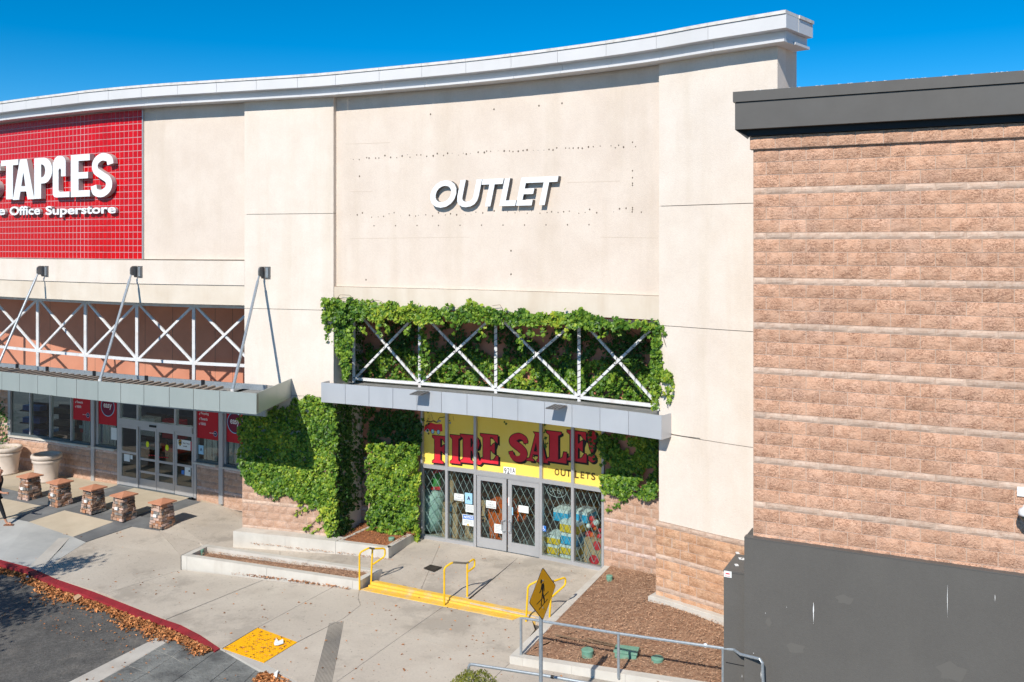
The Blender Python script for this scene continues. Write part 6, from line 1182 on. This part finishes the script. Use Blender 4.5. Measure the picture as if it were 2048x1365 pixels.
for k in range(7): a = k*.9; g.tube([(c0.x, c0.y, -.35), (c0.x+.12*math.cos(a), c0.y+.12*math.sin(a), .05), (c0.x+.25*math.cos(a), c0.y+.25*math.sin(a), .45)], .014, 6)
g.obj('stems', 'trunk', SB)
# ------------------------------------------------------------------ street tree left of the view, whose shade falls on the road
TR = thing('street_tree', Vector((-17, 14.2, -.55)), 'street tree standing left of the view, shading the road and red kerb', 'tree')
g = G(); base = Vector((-17, 14.2, -.55)); tips = []
g.tube([base, base+Vector((.05, 0, 1.2)), base+Vector((-.05, .1, 2.6)), base+Vector((.1, .2, 4.0))], [.2, .15, .12, .07], 9); random.seed(4)
CL = [(-14.4,15.6,4.2,.75), (-15.1,16.4,4.6,.9), (-15.3,14.9,4.5,.9), (-14.7,17.7,5.0,.42), (-14.3,18.3,5.0,.3), (-16.3,15.6,5.3,1.2), (-17.2,13.8,5.4,1.3), (-16.4,17.0,5.1,.8), (-14.0,14.7,4.0,.5), (-18.4,15,5.2,1.1), (-13.7,16.1,4.3,.45), (-13.9,14.3,4.2,.7), (-14.6,13.6,4.4,.8)]
for x, y, z, r_ in CL: g.tube([base+Vector((0, .1, 2.2+random.uniform(0, 1.2))), base.lerp(Vector((x, y, z)), .6)+Vector((0, 0, .9)), Vector((x, y, z))], [.07, .045, .015], 6)
g.obj('trunk', 'trunk', TR); P, N_ = [], []
for x, y, z, r_ in CL:
    for k in range(int(9*r_*r_+4)):
        o = Vector(RNG.normal(0, .55, 3))*r_; rr = .28
        for i in range(60): v = Vector(RNG.normal(0, 1, 3)); P.append((x+o.x+v.x*rr*.8, y+o.y+v.y*rr*.8, z+o.z*.7+v.z*rr*.5)); N_.append((0, 0, 1))
leaves('crown', P, N_, TREE, TR, size=(.07, .12), spread=1.)
# ------------------------------------------------------------------ person at the left edge
pb = gg(-7, 1049); PX = thing('person', pb, 'person in black clothes and brown sandals striding right, cut by the left edge', 'person')
def skinmesh(nodes, edges, name, mat, par, sub=2):
    me = bpy.data.meshes.new('s'); me.from_pydata([n[0] for n in nodes], edges, []); o = bpy.data.objects.new('s', me); SC.collection.objects.link(o)
    o.modifiers.new('s', 'SKIN'); sv = me.skin_vertices[0].data
    for i, n in enumerate(nodes): sv[i].radius = (n[1], n[2] if len(n) > 2 else n[1])
    sv[0].use_root = True; ss = o.modifiers.new('u', 'SUBSURF'); ss.levels = ss.render_levels = sub
    dg = bpy.context.evaluated_depsgraph_get(); dg.update(); e = o.evaluated_get(dg).to_mesh(); V = [pb+v.co for v in e.vertices]; Fc = [tuple(p.vertices) for p in e.polygons]; o.evaluated_get(dg).to_mesh_clear(); bpy.data.objects.remove(o)
    return mobj(name, V, Fc, MT[mat], par, smooth=True)
N0 = [((0,0,.90),.13,.11), ((.02,0,1.08),.12,.09), ((.04,0,1.25),.15,.10), ((.06,0,1.38),.07,.06), ((.08,0,1.46),.05), ((.10,0,1.54),.075,.085), ((.10,0,1.63),.07,.08),
 ((.04,-.09,.84),.085), ((.20,-.10,.50),.055), ((.33,-.10,.12),.035), ((.36,-.10,.06),.035), ((.50,-.10,.035),.028),
 ((-.03,.09,.84),.085), ((-.12,.10,.50),.055), ((-.42,.10,.18),.035), ((-.45,.10,.10),.03), ((-.34,.10,.03),.028),
 ((.05,-.17,1.33),.055), ((.10,-.23,1.06),.04), ((.34,-.24,.98),.028), ((.43,-.24,.985),.032), ((.04,.17,1.33),.055), ((-.12,.22,1.08),.04), ((-.16,.2,.86),.028), ((-.15,.2,.78),.032)]
E0 = [(0,1),(1,2),(2,3),(3,4),(4,5),(5,6),(0,7),(7,8),(8,9),(9,10),(10,11),(0,12),(12,13),(13,14),(14,15),(15,16),(2,17),(17,18),(18,19),(19,20),(2,21),(21,22),(22,23),(23,24)]
for hnd, (bx, by, bz) in ((20, (.43,-.24,.985)), (24, (-.15,.2,.78))):
    for k in range(4):
        i = len(N0); yy = (k-1.5)*.016; f = (1 if hnd == 20 else 0); N0 += [((bx+.04*f, by+yy, bz+.012-.045*(1-f)), .009), ((bx+(.055*f)-.01*(1-f), by+yy, bz-.02-.05*(1-f)), .008), ((bx+.03*f-.02*(1-f), by+yy, bz-.03-.04*(1-f)), .007)]; E0 += [(hnd, i), (i, i+1), (i+1, i+2)]
    i = len(N0); N0 += [((bx+.01, by-.03, bz-.0), .009), ((bx+.035, by-.025, bz-.02), .008)]; E0 += [(hnd, i), (i, i+1)]
skinmesh(N0, E0, 'body', 'skin', PX)
skinmesh([((0,0,.88),.15,.13), ((.02,0,1.08),.135,.105), ((.04,0,1.25),.165,.115), ((.05,0,1.37),.10,.08), ((.05,-.17,1.33),.07), ((.085,-.215,1.14),.052), ((.04,.17,1.33),.07), ((-.07,.21,1.15),.052), ((-.01,0,.78),.15,.13)], [(0,1),(1,2),(2,3),(2,4),(4,5),(2,6),(6,7),(0,8)], 'shirt', 'cloth', PX)
skinmesh([((0,0,.92),.135,.12), ((.04,-.09,.82),.10), ((.20,-.10,.50),.066), ((.32,-.10,.17),.045), ((-.03,.09,.82),.10), ((-.12,.10,.50),.066), ((-.40,.10,.22),.045)], [(0,1),(1,2),(2,3),(0,4),(4,5),(5,6)], 'leggings', 'cloth', PX)
skinmesh([((.08,0,1.60),.085,.09), ((.05,0,1.67),.08,.08), ((.02,0,1.56),.075,.08), ((.0,0,1.44),.05,.06)], [(1,0),(1,2),(2,3)], 'hair', 'hair', PX)
g = G(); g.box((pb.x+.17, pb.y-.012, pb.z+1.55), (pb.x+.195, pb.y+.012, pb.z+1.585)); g.obj('nose', 'skin', PX); g = G(); g.box((pb.x+.165, pb.y-.022, pb.z+1.51), (pb.x+.18, pb.y+.022, pb.z+1.52)); g.obj('mouth', 'maroon', PX)
for yy in (-.03, .03): g = G(); g.lathe((pb.x+.165, pb.y+yy, pb.z+1.585), [(0, -.01), (.011, 0), (0, .01)], 8); g.obj('eye', 'hair', PX)
for x, y, z, a in ((.43, -.10, .012, 0), (-.38, .10, .03, .5)): g = G(); g.hexa([pb+Vector((x-.15, y-.045, z-.012+(.1 if a else 0))), pb+Vector((x+.12, y-.045, z-.012)), pb+Vector((x+.12, y+.045, z-.012)), pb+Vector((x-.15, y+.045, z-.012+(.1 if a else 0)))], [pb+Vector((x-.15, y-.045, z+.012+(.1 if a else 0))), pb+Vector((x+.12, y-.045, z+.012)), pb+Vector((x+.12, y+.045, z+.012)), pb+Vector((x-.15, y+.045, z+.012+(.1 if a else 0)))]); g.bar(pb+Vector((x-.02, y-.05, z+.02)), pb+Vector((x+.0, y+.05, z+.07)), .03, .012); g.obj('sandal', 'sandal', PX)
